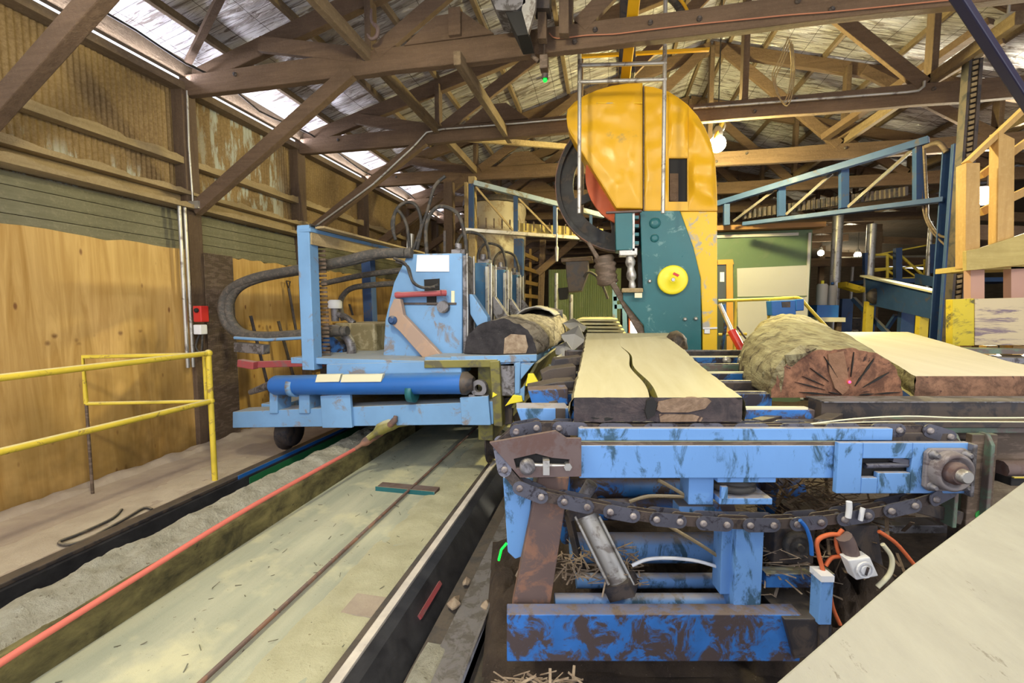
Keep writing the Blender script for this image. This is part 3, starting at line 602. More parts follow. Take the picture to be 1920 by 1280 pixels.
# pale rail, black slope, ledges
t = thing('track_rail', 'long track rail with a pale polished top and a black greasy side', 'rail')
m = MB()
for (a, za, b, zb) in ((-1.13, -.02, -1.10, .06),): pass
m.poly([(-1.10, -.4, -.14), (-1.10, -.4, .045), (-1.09, -.4, .055), (-1.05, -.4, .055), (-1.045, -.4, -.14)], (0, 20, 0)); obj('rail_head', m, M['rail'], t)
m = MB(); m.poly([(-1.045, -.4, .045), (-.985, -.4, .035), (-.87, -.4, -.12), (-1.045, -.4, -.12)], (0, 20, 0)); obj('rail_side', m, M['blackrail'], t)
m = MB(); m.box(-1.15, -1.10, -.4, 19, -.03, .02); obj('rail_foot', m, M['dark'], t); settle(t)
m = MB(); m.poly([(-.945, 2.05, -.02), (-.93, 2.05, -.04), (-.93, 2.35, -.04), (-.945, 2.35, -.02)], (.01, 0, .01)); one('red_mark', m, M['redp'], 'faint red paint mark on the black rail side', 'mark')
t = thing('steel_ledge', 'stepped grey steel ledge running beside the black rail, littered with bark scraps', 'ledge')
m = MB(); m.box(-.86, -.77, -.4, 4.2, -.12, -.075); obj('inner_strip', m, M['dark'], t)
m = MB(); m.box(-.77, -.68, -.4, 4.2, -.12, -.06); obj('middle_strip', m, M['steel'], t)
m = MB(); m.box(-.68, -.585, -.4, 4.2, -.12, -.045); m.box(-.60, -.585, -.4, 4.2, -.4, -.015); obj('outer_angle', m, M['steel'], t, .003); settle(t)
one('sawdust_heap', heap(-.84, -.72, .9, 1.95, -.07, .035, 10, 60, sd=21), M['sawdust'], 'pale sawdust clump lying on the steel ledge at the bottom of the picture', 'sawdust', kind='stuff')
# bark scraps on the ledge
def scrap(q, s, mat, label, sd, name='bark_scrap', cat='scrap'):
    m = MB(); n = 9; top = []
    for k in range(n):
        a = 2*math.pi*k/n; r = s*(.6+.6*noise.noise(Vector((k*1.7, sd, 0)))+.2)
        top.append(Vector((q[0]+r*math.cos(a), q[1]+r*1.4*math.sin(a), q[2]+.02+.02*noise.noise(Vector((k, sd, 5))))))
    vs = top+[p-Vector((0, 0, .01)) for p in top]+[Vector(q)+Vector((0, 0, .05))]
    fs = [(k, (k+1) % n, 2*n) for k in range(n)]+[(k, (k+1) % n, n+(k+1) % n, n+k) for k in range(n)]+[tuple(range(n, 2*n))[::-1]]
    m.add(vs, fs); return one(name, m, mat, label, cat)
for i, (u, v, s, lb) in enumerate(((852, 1135, .045, 'torn pale bark scrap on the steel ledge beside the rail'), (912, 1140, .035, 'small pale bark scrap on the outer steel angle'), (875, 1095, .03, 'small brown bark curl, highest of the scraps on the steel ledge'))):
    scrap(P(u, v, Z=-.06), s, M['chip'], lb, i*3.1)
# white plastery debris under the blue leg
one('debris_heap', heap(-.57, -.2, 2.3, 3.8, -.08, .22, 24, 40, sd=31), two('pale_wood_fluff', (.34, .28, .25), (.52, .45, .42), (.10, .07, .05), 8, 25, bd=.05), 'pale fluffy heap of debris behind the rail under the blue leg', 'debris', kind='stuff')
# chips litter (uncountable)
def litter(name, regions, n, label, mat, ls=(.02, .09), wd=.006, sd=1):
    rnd = random.Random(sd); m = MB()
    for k in range(n):
        x0, x1, y0, y1, z0, z1 = regions[k % len(regions)]
        c = Vector((rnd.uniform(x0, x1), rnd.uniform(y0, y1), rnd.uniform(z0, z1))); a = rnd.uniform(0, 6.3); l = rnd.uniform(*ls)
        d = Vector((math.cos(a), math.sin(a), rnd.uniform(-.5, .5)))*l; m.beam(c-d, c+d, wd*rnd.uniform(.5, 2), wd*.6)
    return one(name, m, mat, label, 'litter', kind='stuff')
litter('bark_litter', [(-.45, .3, .8, 1.5, -.05, .12), (-.4, .6, 1.0, 1.7, -.05, .05)], 150, 'brown bark slivers littered under the near end of the blue frame', M['rusty'], sd=3)
litter('track_litter', [(-2.3, -1.2, .9, 5, -.02, -.012)], 130, 'dark wood slivers scattered over the dusty track floor', M['brown'], ls=(.008, .03), wd=.003, sd=5)
# cables on the track
m = MB(); m.tube([(-1.66, y, .0+.012) for y in (-.3, 1, 2, 3, 4.2, 5.5, 8)], .012, 8, sub=3); one('drag_cable', m, M['rusty'], 'thin rust-brown cable lying straight along the dusty track floor', 'cable')
t = thing('cable_cover', 'short dark steel plate with teal edge crossing the track under the brown cable', 'plate')
a = P(725, 915, Z=0); m = MB(); m.box(-1.98, -1.42, a.y-.02, a.y+.10, -.02, .012); obj('plate', m, M['rust'], t, .004)
m = MB(); m.box(-1.98, -1.42, a.y-.03, a.y-.021, -.02, .02); obj('edge_strip', m, M['teal'], t); settle(t)
m = MB(); m.box(-1.35, -1.17, 1.98, 2.14, -.015, -.008); one('dark_patch', m, M['walk'], 'small dark plate on the track floor beside the pale rail', 'plate')
# red rope
t = thing('tow_rope', 'taut red-orange rope rising along the track to the blue carriage', 'rope')
pts = [P(-60, 1290, Y=1.15), P(262, 1081, Y=1.95), P(470, 950, Y=2.6), P(660, 845, Y=3.35)]
pts = [P(-60, 1290, X=-2.36), P(0, 1243, X=-2.36), P(262, 1078, X=-2.36), P(470, 950, X=-2.33), P(665, 842, X=-2.28)]
m = MB(); m.tube(pts, .016, 8, sub=6); obj('rope', m, plain('red_rope', (.70, .17, .13), .6), t)
m = MB(); m.tube([pts[-1], P(700, 818, X=-2.15), P(735, 793, Y=3.66), P(742, 780, Y=3.68)], [.02, .045, .03, .02], 8, sub=5); obj('rope_end_wrap', m, M['rusty'], t); settle(t)
m = MB(); m.tube([P(690, 822, Y=3.6), P(722, 800, Y=3.68), P(765, 790, Y=3.8)], [.03, .06, .04], 8, sub=4); one('cloth_wrap', m, M['olive'], 'dirty yellow-green rag wrapped by the rope end under the carriage', 'rag')
# walkway cable loop
m = MB(); zz = .02; m.tube([P(u, v, Z=zz) for u, v in ((228, 955), (210, 972), (150, 1000), (112, 1015), (125, 1021), (165, 1010), (230, 975), (270, 952), (285, 955))], .011, 6, sub=5); one('hose_loop', m, M['rubber'], 'black hose loop lying on the dusty walkway', 'hose')
# yellow railing
t = thing('yellow_railing', 'yellow pipe safety railing on the walkway at the left', 'railing')
cor = P(403, 900, Z=0); X1, Y1_ = cor.x, cor.y; zt = P(392, 662, Y=Y1_).z; zm = P(398, 752, Y=Y1_).z
near = Vector((X1+.12, -.2, zt)); c3 = P(155, 665, Z=zt); c3 = Vector((WX+.33, P(155, 665, X=WX+.33).y, zt))
def rod(a, b, nm='rail_pipe', r=.024): m = MB(); m.cyl(a, b, r, 10); obj(nm, m, M['yel'], t)
A = Vector((X1, Y1_, 0)); up_ = Vector((0, 0, 1))
rod(A, A+up_*zt, 'post'); rod(A+up_*zt, Vector((X1+.0, -.2, zt-.02))); rod(A+up_*zm, Vector((X1, -.2, zm-.02)))
B = Vector((c3.x, c3.y, 0)); g = P(160, 757, X=c3.x).z
m = MB(); m.tube([A+up_*(zt-.01), B+up_*zt, B+up_*(g)], .018, 8); obj('back_pipe', m, M['yel'], t)
m = MB(); m.cyl(A+up_*(zm-.0), B+up_*g, .016, 8); obj('back_pipe', m, M['yel'], t)
A2 = A+Vector((-.1, .05, 0)); m = MB(); m.cyl(A2+up_*zm, A2+up_*zt, .018, 8); obj('short_post', m, M['yel'], t)
m = MB(); m.cyl(B, B+up_*g, .012, 8); obj('foot', m, M['brown'], t)
m = MB(); m.ball(A+up_*zt, .034, 8); m.ball(A+up_*zm, .032, 8); obj('elbow', m, M['yel'], t)
settle(t)
# junk by the wall
t = thing('floor_box', 'dark coil of pipe on the floor behind the railing', 'coil'); q = P(425, 782, Z=.0)
m = MB(); m.tube([Vector((q.x+.0, q.y+.1*math.cos(a), .14+.12*math.sin(a))) for a in [k*.524 for k in range(13)]], .035, 8); obj('coil', m, M['rust'], t); m = MB(); m.box(q.x-.2, q.x+.2, q.y+.15, q.y+.5, 0, .18); obj('block', m, M['dark'], t, .01); settle(t)
rl = ['black bar leaning on the plywood inside the cable loop', 'black bar leaning beside the mast, right of the first bar', 'long-handled tool hanging on the plywood just left of the mast', 'short dark bar leaning behind the white-capped tank']
for i, (u0, v0, u1, v1, x) in enumerate(((470, 592, 488, 665, WX+.2), (522, 602, 540, 668, WX+.2), (541, 540, 555, 620, WX+.12), (655, 570, 664, 600, WX+.2))):
    a = P(u0, v0, X=x); b = P(u1, v1, X=x+.05); b = a+(b-a)*1.0
    d = (b-a).normalized(); b = a+d*((a.z-.01)/-d.z) if i != 2 else b
    m = MB(); m.beam(a, b, .035, .03); 
    if i == 2: m.tube([a+Vector((0, -.04, .1)), a+Vector((0, .04, .1)), a+Vector((0, 0, -.02)), a+Vector((0, -.04, .1))], .012, 6)
    one('leaning_bar', m, M['dark'], rl[i], 'bar')

# ================================================================ CARRIAGE
t = thing('log_carriage', 'sky-blue steel log carriage on the track, knees carrying the half log', 'carriage')
YC = 3.7
def qp(m_, pts, y0, dy): m_.poly([P(u, v, Y=y0) for u, v in pts], (0, dy, 0)); return m_
def part(name, mb, mat, par=None, bev=.006): return obj(name, mb, mat, par or t, bev)
# chassis: front cross beam, side beams
part('front_beam', qp(MB(), [(436, 772), (925, 752), (925, 795), (436, 802)], YC, .22), M['blues'])
part('buffer_plate', qp(MB(), [(600, 742), (656, 738), (660, 802), (604, 802)], YC-.04, .04), M['blues'])
part('buffer_plate', qp(MB(), [(862, 745), (915, 742), (920, 797), (866, 797)], YC-.04, .04), M['blues'])
m = MB(); m.box(-3.55, -3.3, YC+.23, 8.6, .42, .6); part('side_beam', m, M['blues'])
m = MB(); m.box(-1.12, -.98, YC+.1, 8.6, .40, 1.14); part('side_beam', m, M['olive'])
m = MB(); m.box(-1.6, -.62, YC+.02, 8.6, 1.10, 1.165); part('deck_plate', m, M['blues'])
m = MB(); m.box(-3.0, -1.6, YC+.02, 8.6, 1.07, 1.13); part('deck_plate', m, M['blues'])
m = MB(); m.box(-3.2, -1.13, YC+.35, 8.4, .5, .62); part('floor_plate', m, M['blued'])
for k in range(4):
    for x in (-3.42, -1.07):
        y = 4.2+1.4*k; m = MB(); m.lathe([(.19, -.05), (.21, -.045), (.21, -.03), (.165, -.02), (.165, .05), (.05, .06)], (x, y, .265 if x > -2 else .24), (1, 0, 0), 20); obj('wheel', m, M['dark'], t)
# upper front step assembly
part('front_apron', qp(MB(), [(612, 683), (845, 676), (865, 690), (865, 702), (612, 705)], YC, .3), M['blues'])
part('front_top', qp(MB(), [(795, 676), (932, 674), (935, 688), (795, 690)], YC-.02, .3), M['olive'])
part('end_post', qp(MB(), [(918, 678), (936, 676), (942, 800), (926, 798)], YC-.03, .12), M['olive'])
part('deck_edge', qp(MB(), [(845, 668), (1006, 664), (1006, 677), (845, 684)], YC, .04), M['blues'])
part('deck_web', qp(MB(), [(930, 682), (965, 680), (965, 742), (935, 742)], YC+.02, .03), M['steel'])
part('deck_rib', qp(MB(), [(965, 680), (976, 678), (974, 738), (965, 738)], YC, .06), M['blues'])
part('deck_gusset', qp(MB(), [(976, 682), (1002, 680), (976, 712)], YC, .03), M['blues'])
m = MB(); m.tube([P(938, 719, Y=YC+.1), P(968, 719, Y=YC+.1)], .04, 10); part('stub_pipe', m, M['bluec'], bev=0)
m = MB(); a = P(1000, 668, Y=YC+.02); b = P(955, 760, Y=YC+.02)
part('skirt_plate', qp(MB(), [(1003, 680), (1010, 680), (965, 765), (958, 765)], YC+.05, 2.6), M['olive'])
part('yellow_fin', qp(MB(), [(990, 700), (1000, 700), (1013, 722), (985, 724)], YC+.02, .03), M['hoody'])
part('yellow_fin', qp(MB(), [(962, 740), (978, 742), (980, 753), (958, 757), (946, 762)], YC+.0, .03), M['hoody'])
part('yellow_fin', qp(MB(), [(924, 735), (932, 740), (923, 745)], YC-.04, .02), M['hoody'], bev=0)
part('blue_fin', qp(MB(), [(962, 740), (984, 722), (983, 752)], YC+.02, .03), M['blues'])
part('skirt_leg', qp(MB(), [(932, 745), (962, 745), (960, 795), (934, 797)], YC+.15, .05), M['dark'])
# big hydraulic cylinder across the front
m = MB(); a = P(512, 722, Y=YC-.02); b = P(868, 718, Y=YC-.02)
m.tube([a, a+(b-a)*.02, b], [.08, .098, .098], 20); cyl = part('hydraulic_cylinder', m, M['bluec'], bev=0)
m = MB(); m.tube([b, b+Vector((.04, 0, 0)), b+Vector((.10, 0, 0))], [.105, .105, .06], 18); obj('gland', m, M['dark'], cyl)
for u0, u1 in ((598, 640), (645, 718)):
    m = MB(); m.poly([P(u, v, Y=YC-.085) for u, v in ((u0+2, 701), (u1+4, 700), (u1, 714), (u0-2, 715))], (0, -.04, -.0)); obj('label_plate', m, M['label'], cyl)
m = MB(); x = P(775, 720, Y=YC).x; m.lathe([(.102, -.03), (.104, -.03), (.104, .03), (.102, .03)], (x, YC-.02, a.z+.0), (1, 0, 0), 20); obj('strap', m, M['teal'], cyl)
m = MB(); x = P(555, 720, Y=YC).x; m.lathe([(.102, -.03), (.104, -.03), (.104, .03), (.102, .03)], (x, YC-.02, a.z), (1, 0, 0), 20); obj('strap', m, M['blues'], cyl)
m = MB(); q = P(897, 728, Y=YC-.03); m.ring([q+Vector((.075*math.cos(k*.3927), 0, .075*math.sin(k*.3927))) for k in range(16)], [q+Vector((.035*math.cos(k*.3927), 0, .035*math.sin(k*.3927))) for k in range(16)], (0, .06, 0)); m.box(q.x-.09, q.x+.08, YC-.03, YC+.05, q.z-.12, q.z-.06); part('rod_eye', m, M['steel'], bev=0)
part('cylinder_cradle', qp(MB(), [(505, 735), (520, 735), (520, 775), (505, 775)], YC-.02, .2), M['blues'])
part('cylinder_cradle', qp(MB(), [(560, 735), (580, 735), (580, 775), (560, 775)], YC-.02, .2), M['blues'])
m = MB(); m.tube([P(470, 735, Y=YC+.3), P(505, 722, Y=YC+.2), P(520, 718, Y=YC+.1)], [.03, .045, .03], 8); part('sandy_rod', m, M['steel'], bev=0)
# masts and long tray
def vpost(u, v0, v1, w_, y, mat, nm='mast', dx=0):
    a = P(u, v0, Y=y); b = P(u+dx, v1, Y=y); m = MB(); m.beam(a, b, w_, w_, up=(0, 1, 0)); return part(nm, m, mat)
ms = vpost(576, 424, 692, .13, YC+.05, M['blues'], dx=10)
m = MB()
a = P(600, 440, Y=YC+.2); b = P(612, 690, Y=YC+.2)
for k in range(34): q = a.lerp(b, k/33); m.beam(q-Vector((.05, 0, 0)), q+Vector((.05, 0, 0)), .012, .022)
obj('rack', m, M['brown'], ms)
vpost(690, 487, 620, .13, 5.3, M['bluep'], dx=6)
zt_ = P(576, 428, Y=YC).z
m = MB(); m.beam((-2.78, YC-.02, zt_-.02), (-2.35, 8.6, zt_-.03), .16, .035); tr = part('cable_tray', m, M['blues'])
m = MB(); m.beam((-2.72, YC, zt_-.09), (-2.3, 8.6, zt_-.10), .03, .12); obj('tray_side', m, M['girt'], tr)
m = MB(); m.beam((-2.62, YC, zt_+.005), (-2.2, 8.6, zt_-.005), .1, .02); obj('sawdust_on_tray', m, M['girt'], tr)
for k in range(3):
    m = MB(); m.tube([(-2.74+.05*k+.03*math.sin(y+k), y, zt_+.02+.012*math.sin(y*2+k)) for y in (3.7, 4.5, 5.5, 6.5, 8.0)], .012, 6, sub=4); obj('tray_hose', m, M['rubber'], tr)
# energy chain loops
def loop(pts, r, name, n=2, dx=.06):
    for k in range(n):
        m = MB(); m.tube([p+Vector((dx*k, .02*k, 0)) for p in pts], r, 8, sub=7); o = part(name, m, M['chainloop'], bev=0)
M['chainloop'] = paint('ribbed_black_hose', (.07, .065, .06), (.12, .10, .085), .45, scale=30, dust=.4, dustc=(.24, .20, .15), rough=.6)
yl = YC+.35
t_ = [P(u, v, Y=yl) for u, v in ((760, 474), (700, 476), (640, 490), (560, 505), (480, 520), (435, 540), (418, 570), (424, 605), (450, 626), (500, 630), (570, 626), (640, 620))]
loop(t_, .05, 'cable_chain')
m = MB(); m.tube([P(u, v, Y=yl-.05) for u, v in ((440, 633), (500, 637), (570, 633))], .018, 8); part('loop_strip', m, M['blues'], bev=0)
loop([P(u, v, Y=yl+.9) for u, v in ((820, 500), (740, 508), (680, 516), (640, 524), (604, 532))], .035, 'hose_bundle', 1)
loop([P(u, v, Y=yl+.9) for u, v in ((760, 530), (700, 534), (660, 540), (642, 556), (638, 575), (644, 600))], .035, 'hose_bundle', 1)
# red bar low at left and bits, tank with white cap
m = MB(); m.beam(P(478, 683, Y=YC+.35), P(735, 676, Y=YC+.35), .05, .07); part('red_bar', m, M['redp'])
m = MB(); m.beam(P(445, 650, Y=YC+.3), P(500, 655, Y=YC+.3), .1, .1); part('dusty_fitting', m, M['steel'])
m = MB(); m.beam(P(450, 680, Y=YC+.3), P(480, 685, Y=YC+.3), .08, .08); part('red_fitting', m, M['redp'])
a = P(625, 622, Y=4.5); b = P(705, 690, Y=4.5); m = MB(); m.box(a.x, b.x, 4.5, 5.2, b.z, P(705, 606, Y=4.5).z); tank = part('oil_tank', m, paint('sandy_tank_paint', (.22, .18, .09), (.35, .30, .18), .45, dustc=(.5, .42, .26)), bev=.03)
q = P(628, 570, Y=4.6); m = MB(); m.lathe([(.075, -.05), (.08, -.04), (.08, .03), (.06, .05)], q, (0, 0, 1), 16); obj('white_cap', m, M['whitep'], tank)
m = MB(); m.cyl(q-Vector((0, 0, .05)), q-Vector((0, 0, .2)), .045, 12); m.tube([q-Vector((-.03, 0, .12)), q+Vector((.12, 0, -.14)), q+Vector((.24, 0, -.22))], .035, 8, sub=3); obj('filler_neck', m, M['steel'], tank)
m = MB(); q = P(625, 655, Y=4.2); m.tube([q+Vector((.22*math.cos(a_), 0, .22*math.sin(a_))) for a_ in [k*.35-.6 for k in range(11)]], .05, 10, sub=2); part('motor_guard', m, M['steel'], bev=0)
m = MB(); m.cyl(q+Vector((-.1, .05, -.02)), q+Vector((-.1, .5, -.02)), .17, 16); part('motor', m, M['blued'], bev=0)
m = MB(); m.box(-3.1, -2.2, 4.3, 5.4, .72, 1.05); part('power_pack', m, M['dark'])
# knees
for i in range(4):
    y = 4.1+.93*i; xr = -1.345
    if i == 0:
        kb = part('knee', qp(MB(), [(764, 476), (866, 474), (866, 668), (718, 670), (722, 600), (738, 530)], y, .34), M['blues'], bev=.012)
        pl = MB(); qp(pl, [(782, 478), (842, 478), (842, 509), (780, 509)], y-.012, .012); obj('white_plate', pl, M['labw'], kb)
        pl = MB(); qp(pl, [(795, 524), (824, 522), (824, 546), (818, 548), (818, 572), (800, 572), (800, 548), (796, 546)], y-.006, .01); obj('slot', pl, M['black'], kb)
        pl = MB(); qp(pl, [(757, 567), (855, 567), (855, 571), (757, 571)], y-.012, .012); obj('seam', pl, M['dark'], kb)
        pl = MB(); qp(pl, [(846, 545), (852, 545), (852, 567), (846, 567)], y-.012, .012); obj('yellow_tag', pl, M['label'], kb)
        a, b = P(742, 553, Y=y-.08), P(836, 549, Y=y-.08); pl = MB(); pl.tube([a, a.lerp(b, .05), a.lerp(b, .12), a.lerp(b, .9), b], [.03, .035, .028, .028, .02], 12); rc = part('clamp_cylinder', pl, M['redp'], bev=0)
        pl = MB(); pl.cyl(b-Vector((.04, .03, 0)), b+Vector((.0, -.0, 0)), .032, 10); obj('pin', pl, M['redp'], rc)
        arm = part('dog_arm', qp(MB(), [(738, 560), (750, 560), (756, 590), (830, 668), (792, 670), (748, 620), (727, 602), (730, 580)], y-.1, .07), paint('dusty_pink_arm', (.42, .28, .20), (.34, .24, .19), .5, dust=.4, dustc=(.5, .38, .28)), bev=.008)
        pl = MB(); pl.lathe([(.045, 0), (.045, .02), (.025, .025), (.025, .04)], P(737, 600, Y=y-.1), (0, -1, 0), 16); obj('pivot', pl, M['bluep'], arm)
        pl = MB(); pl.tube([P(u, v, Y=y-.12) for u, v in ((742, 490), (765, 500), (775, 530), (800, 540), (822, 534))], .014, 8, sub=5); part('knee_hose', pl, M['rubber'], bev=0)
        pl = MB(); pl.tube([P(u, v, Y=y-.15) for u, v in ((738, 484), (760, 494), (772, 524), (790, 538), (816, 538))], .012, 8, sub=5); part('knee_hose', pl, M['rubber'], bev=0)
    else:
        z1 = P(900, 492, Y=5.03).z; kb = MB(); kb.box(xr-.42, xr-.02, y, y+.34, 1.13, z1); kb = part('knee', kb, M['knee'], bev=.01)
        pl = MB(); pl.box(xr-.30, xr-.17, y-.008, y, z1-.48, z1-.22); obj('window_recess', pl, M['black'], kb)
        pl = MB(); pl.box(xr-.03, xr+.0, y-.03, y+.02, 1.2, z1-.05); obj('guide_rod', pl, M['chrome'], kb)
    # right face guide rail, dogs
    zt2 = P(866, 474, Y=4.1).z if i == 0 else P(917, 492, Y=5.03).z
    m = MB(); m.box(xr-.02, xr+.015, y+.02, y+.3, 1.17, zt2-.02); part('knee_face', m, M['steel'])
    m = MB(); m.box(xr+.015, xr+.03, y+.03, y+.06, 1.2, zt2); m.box(xr+.015, xr+.03, y+.26, y+.29, 1.2, zt2); part('guide_rod', m, M['chrome'])
    m = MB(); m.poly([(xr+.02, y+.1, 1.75), (xr+.05, y+.1, 1.75), (xr+.21, y+.1, 1.52), (xr+.21, y+.1, 1.40), (xr+.12, y+.1, 1.40), (xr+.03, y+.1, 1.55)], (0, .12, 0)); part('log_dog', m, M['blues'] if i == 0 else M['steel'], bev=.008)
    m = MB(); m.cyl((xr-.2, y-.06, 1.62), (xr-.2, y, 1.62), .06, 12); part('pivot_boss', m, M['steel'], bev=0)
    # hoses on the top
    m = MB(); h = [(-.42, .1, 0), (-.43, .12, .30), (-.32, .14, .48), (-.12, .16, .42), (-.05, .2, .2), (-.04, .22, 0)]
    m.tube([Vector((xr+a_, y+b_, zt2+d_*(.8 if i else 1))) for a_, b_, d_ in h], .02, 8, sub=6); part('arched_hose', m, M['rubber'], bev=0)
    m = MB(); m.cyl((xr-.12, y+.2, zt2), (xr-.12, y+.2, zt2+.12), .035, 10); m.box(xr-.16, xr-.02, y+.1, y+.24, zt2, zt2+.05); part('hose_fitting', m, M['steel'], bev=0)
m = MB()
for u0, v0, pts_ in ((0, 0, ((768, 470), (762, 420), (745, 395), (735, 420), (742, 450))), (0, 0, ((775, 468), (800, 400), (815, 350), (835, 330))), (0, 0, ((782, 468), (790, 420), (780, 385), (758, 380), (740, 400), (738, 440)))):
    m.tube([P(u, v, Y=4.35) for u, v in pts_], .018, 8, sub=5)
part('rising_hose', m, M['rubber'], bev=0)
m = MB(); m.beam(P(770, 438, Y=4.4), P(768, 474, Y=4.4), .05, .06); part('hose_stand', m, M['chrome'])
vpost(834, 432, 474, .03, 4.6, M['dark'], 'perforated_rod')
settle(t)
# timbers by the wall between masts
m = MB()
for k in range(5): z = .75+.17*k; m.beam((WX+.25, 6.2, z), (WX+.3, 8.6, z), .05, .12)
for y in (6.3, 7.4, 8.5): m.beam((WX+.32, y, 0), (WX+.32, y, 1.6), .05, .08, up=(1, 0, 0))
one('slatted_rack', m, M['fresh'], 'timber slat rack standing by the left wall behind the blue mast', 'rack')
# the log on the carriage
def loft(rings, name, mat, t_, capmat=None, capname='cut_end', closed=True):
    m = MB(); n = len(rings[0]); vs = [p for r in rings for p in r]; fs = []
    for i in range(len(rings)-1):
        for k in range(n): j = (k+1) % n; fs.append((i*n+k, i*n+j, i*n+n+j, i*n+n+k))
    m.add(vs, fs, True); obj(name, m, mat, t_)
    for nm, rr in ((capname, rings[0]), ('far_end', rings[-1])):
        m = MB(); c = sum(rr, Vector())/n; m.add(list(rr)+[c], [(k, (k+1) % n, n) for k in range(n)]); obj(nm, m, capmat or mat, t_)
def halfring(cx, y, z0, hw, h, sd, amp=.012, n=44, flat=14):
    out = []
    for k in range(n):
        a = math.pi*k/(n-1); r = 1+amp*noise.fractal(Vector((math.cos(a)*2, math.sin(a)*2, y*1.3+sd)), .8, 2, 4)/max(hw, .1)
        out.append(Vector((cx+hw*math.cos(a)*r, y, z0+h*math.sin(a)**.85*r)))
    for k in range(1, flat): out.append(Vector((cx-hw+2*hw*k/flat, y, z0+.004*noise.noise(Vector((k, y*3, 1))))))
    return out
t = thing('carriage_log', 'half log with black charred end lying on the blue carriage', 'log')
rings = []
for i in range(34):
    y = 4.02+2.9*i/33; k = i/33
    cx = -.965+.10*k; hw = .36; h = .33+.06*k+.12*max(0, k-.6)
    rings.append(halfring(cx, y, 1.172, hw, h, 5, .03))
M['char'] = two('charred_end', (.018, .016, .02), (.05, .045, .05), (.10, .09, .09), 9, 30, bs_=.6)
loft(rings, 'trunk', M['barkg'], t, M['char'])
m = MB(); qp(m, [(946, 634), (958, 626), (985, 628), (990, 650), (986, 662), (944, 663)], 4.012, .012); obj('pale_patch', m, M['chip'], t)
m = MB(); rings = rings
rr = []
m = MB(); vs = []; fs = []
for i in range(12):
    y = 5.6+1.2*i/11
    for k in range(10):
        a = .9+1.5*k/9; vs.append((-.88+.40*math.cos(a), y, 1.172+(.46+.05*noise.noise(Vector((y*3, k, 2))))*math.sin(a)))
for i in range(11):
    for k in range(9): q = i*10+k; fs.append((q, q+1, q+11, q+10))
m.add(vs, fs, True); o = obj('pale_bark_flap', m, M['white'], t); sl = o.modifiers.new('s', 'SOLIDIFY'); sl.thickness = .015; settle(t)
# white curled offcuts beyond the log
oc = ['upright white offcut strip standing at the far end of the carriage log', 'tilted white bark sheet between the carriage log and the slab', 'crumpled pale bark piece behind the tilted white sheet', 'small curled pale offcut low beside the carriage']
for i, (pts_, y) in enumerate((([(1046, 582), (1055, 580), (1056, 628), (1048, 632)], 6.4), ([(1050, 628), (1085, 610), (1098, 638), (1072, 660)], 5.8), ([(1055, 606), (1075, 596), (1100, 612), (1095, 622), (1070, 618)], 6.2), ([(1040, 650), (1062, 640), (1072, 655), (1060, 668), (1042, 664)], 5.2))):
    m = MB(); ps = [P(u, v, Y=y) for u, v in pts_]; c = sum(ps, Vector())/len(ps)
    m.add(ps+[c+Vector((0, .12, .05))]+[p+Vector((0, .03, 0)) for p in ps]+[c+Vector((0, .15, .05))], [(k, (k+1) % len(ps), len(ps)) for k in range(len(ps))]+[(len(ps)+1+k, len(ps)+1+(k+1) % len(ps), 2*len(ps)+1) for k in range(len(ps))]+[(k, (k+1) % len(ps), len(ps)+1+(k+1) % len(ps), len(ps)+1+k) for k in range(len(ps))]); one('bark_offcut', m, M['white'], oc[i], 'offcut')
for i in range(7):
    rnd = random.Random(i); y = 3.9+.22*i; q = Vector((-.50-.03*rnd.random(), y, 1.10-.25*rnd.random()))
    m = MB(); m.poly([q, q+Vector((.05, .02, .03)), q+Vector((.06, .03, -.09)), q+Vector((.02, 0, -.13))], (0, .02, .005)); one('hanging_shaving', m, M['label'], 'pale wood shaving hanging under the right edge of the carriage deck', 'shaving', 'shavings hanging along the carriage edge')
# ================================================================ CHAIN TABLE (its own axes: r right, n away, z up)
def R3(u, v, D): return L(u, v, D)
def lq(m_, pts, D, dn): m_.poly([L(u, v, D) for u, v in pts], (0, dn, 0)); return m_
D0 = 1.8
t = thing('chain_table', 'worn blue steel chain conveyor frame in the foreground', 'conveyor')
def part(name, mb, mat, par=None, bev=.004): return obj(name, mb, mat, par or t, bev)
z = lambda v, D=D0: L(1300, v, D).z
rx = lambda u, D=D0: L(u, 850, D).x
# front beam: channel with two flanges
m = MB(TT); m.box(rx(1085), rx(1672), D0+.0, D0+.03, z(826), z(803)); part('top_flange', m, M['blue'])
m = MB(TT); m.box(rx(1085), rx(1560), D0-.02, D0+.03, z(893), z(832)); fb = part('front_beam', m, M['blue'])
m = MB(TT); m.box(rx(1085), rx(1565), D0-.015, D0+.03, z(833), z(826)); obj('dusty_seam', m, M['brown'], fb)
m = MB(TT); m.box(rx(1085), rx(1790), D0+.03, D0+.07, z(885), z(815)); part('inner_plate', m, M['dark'])
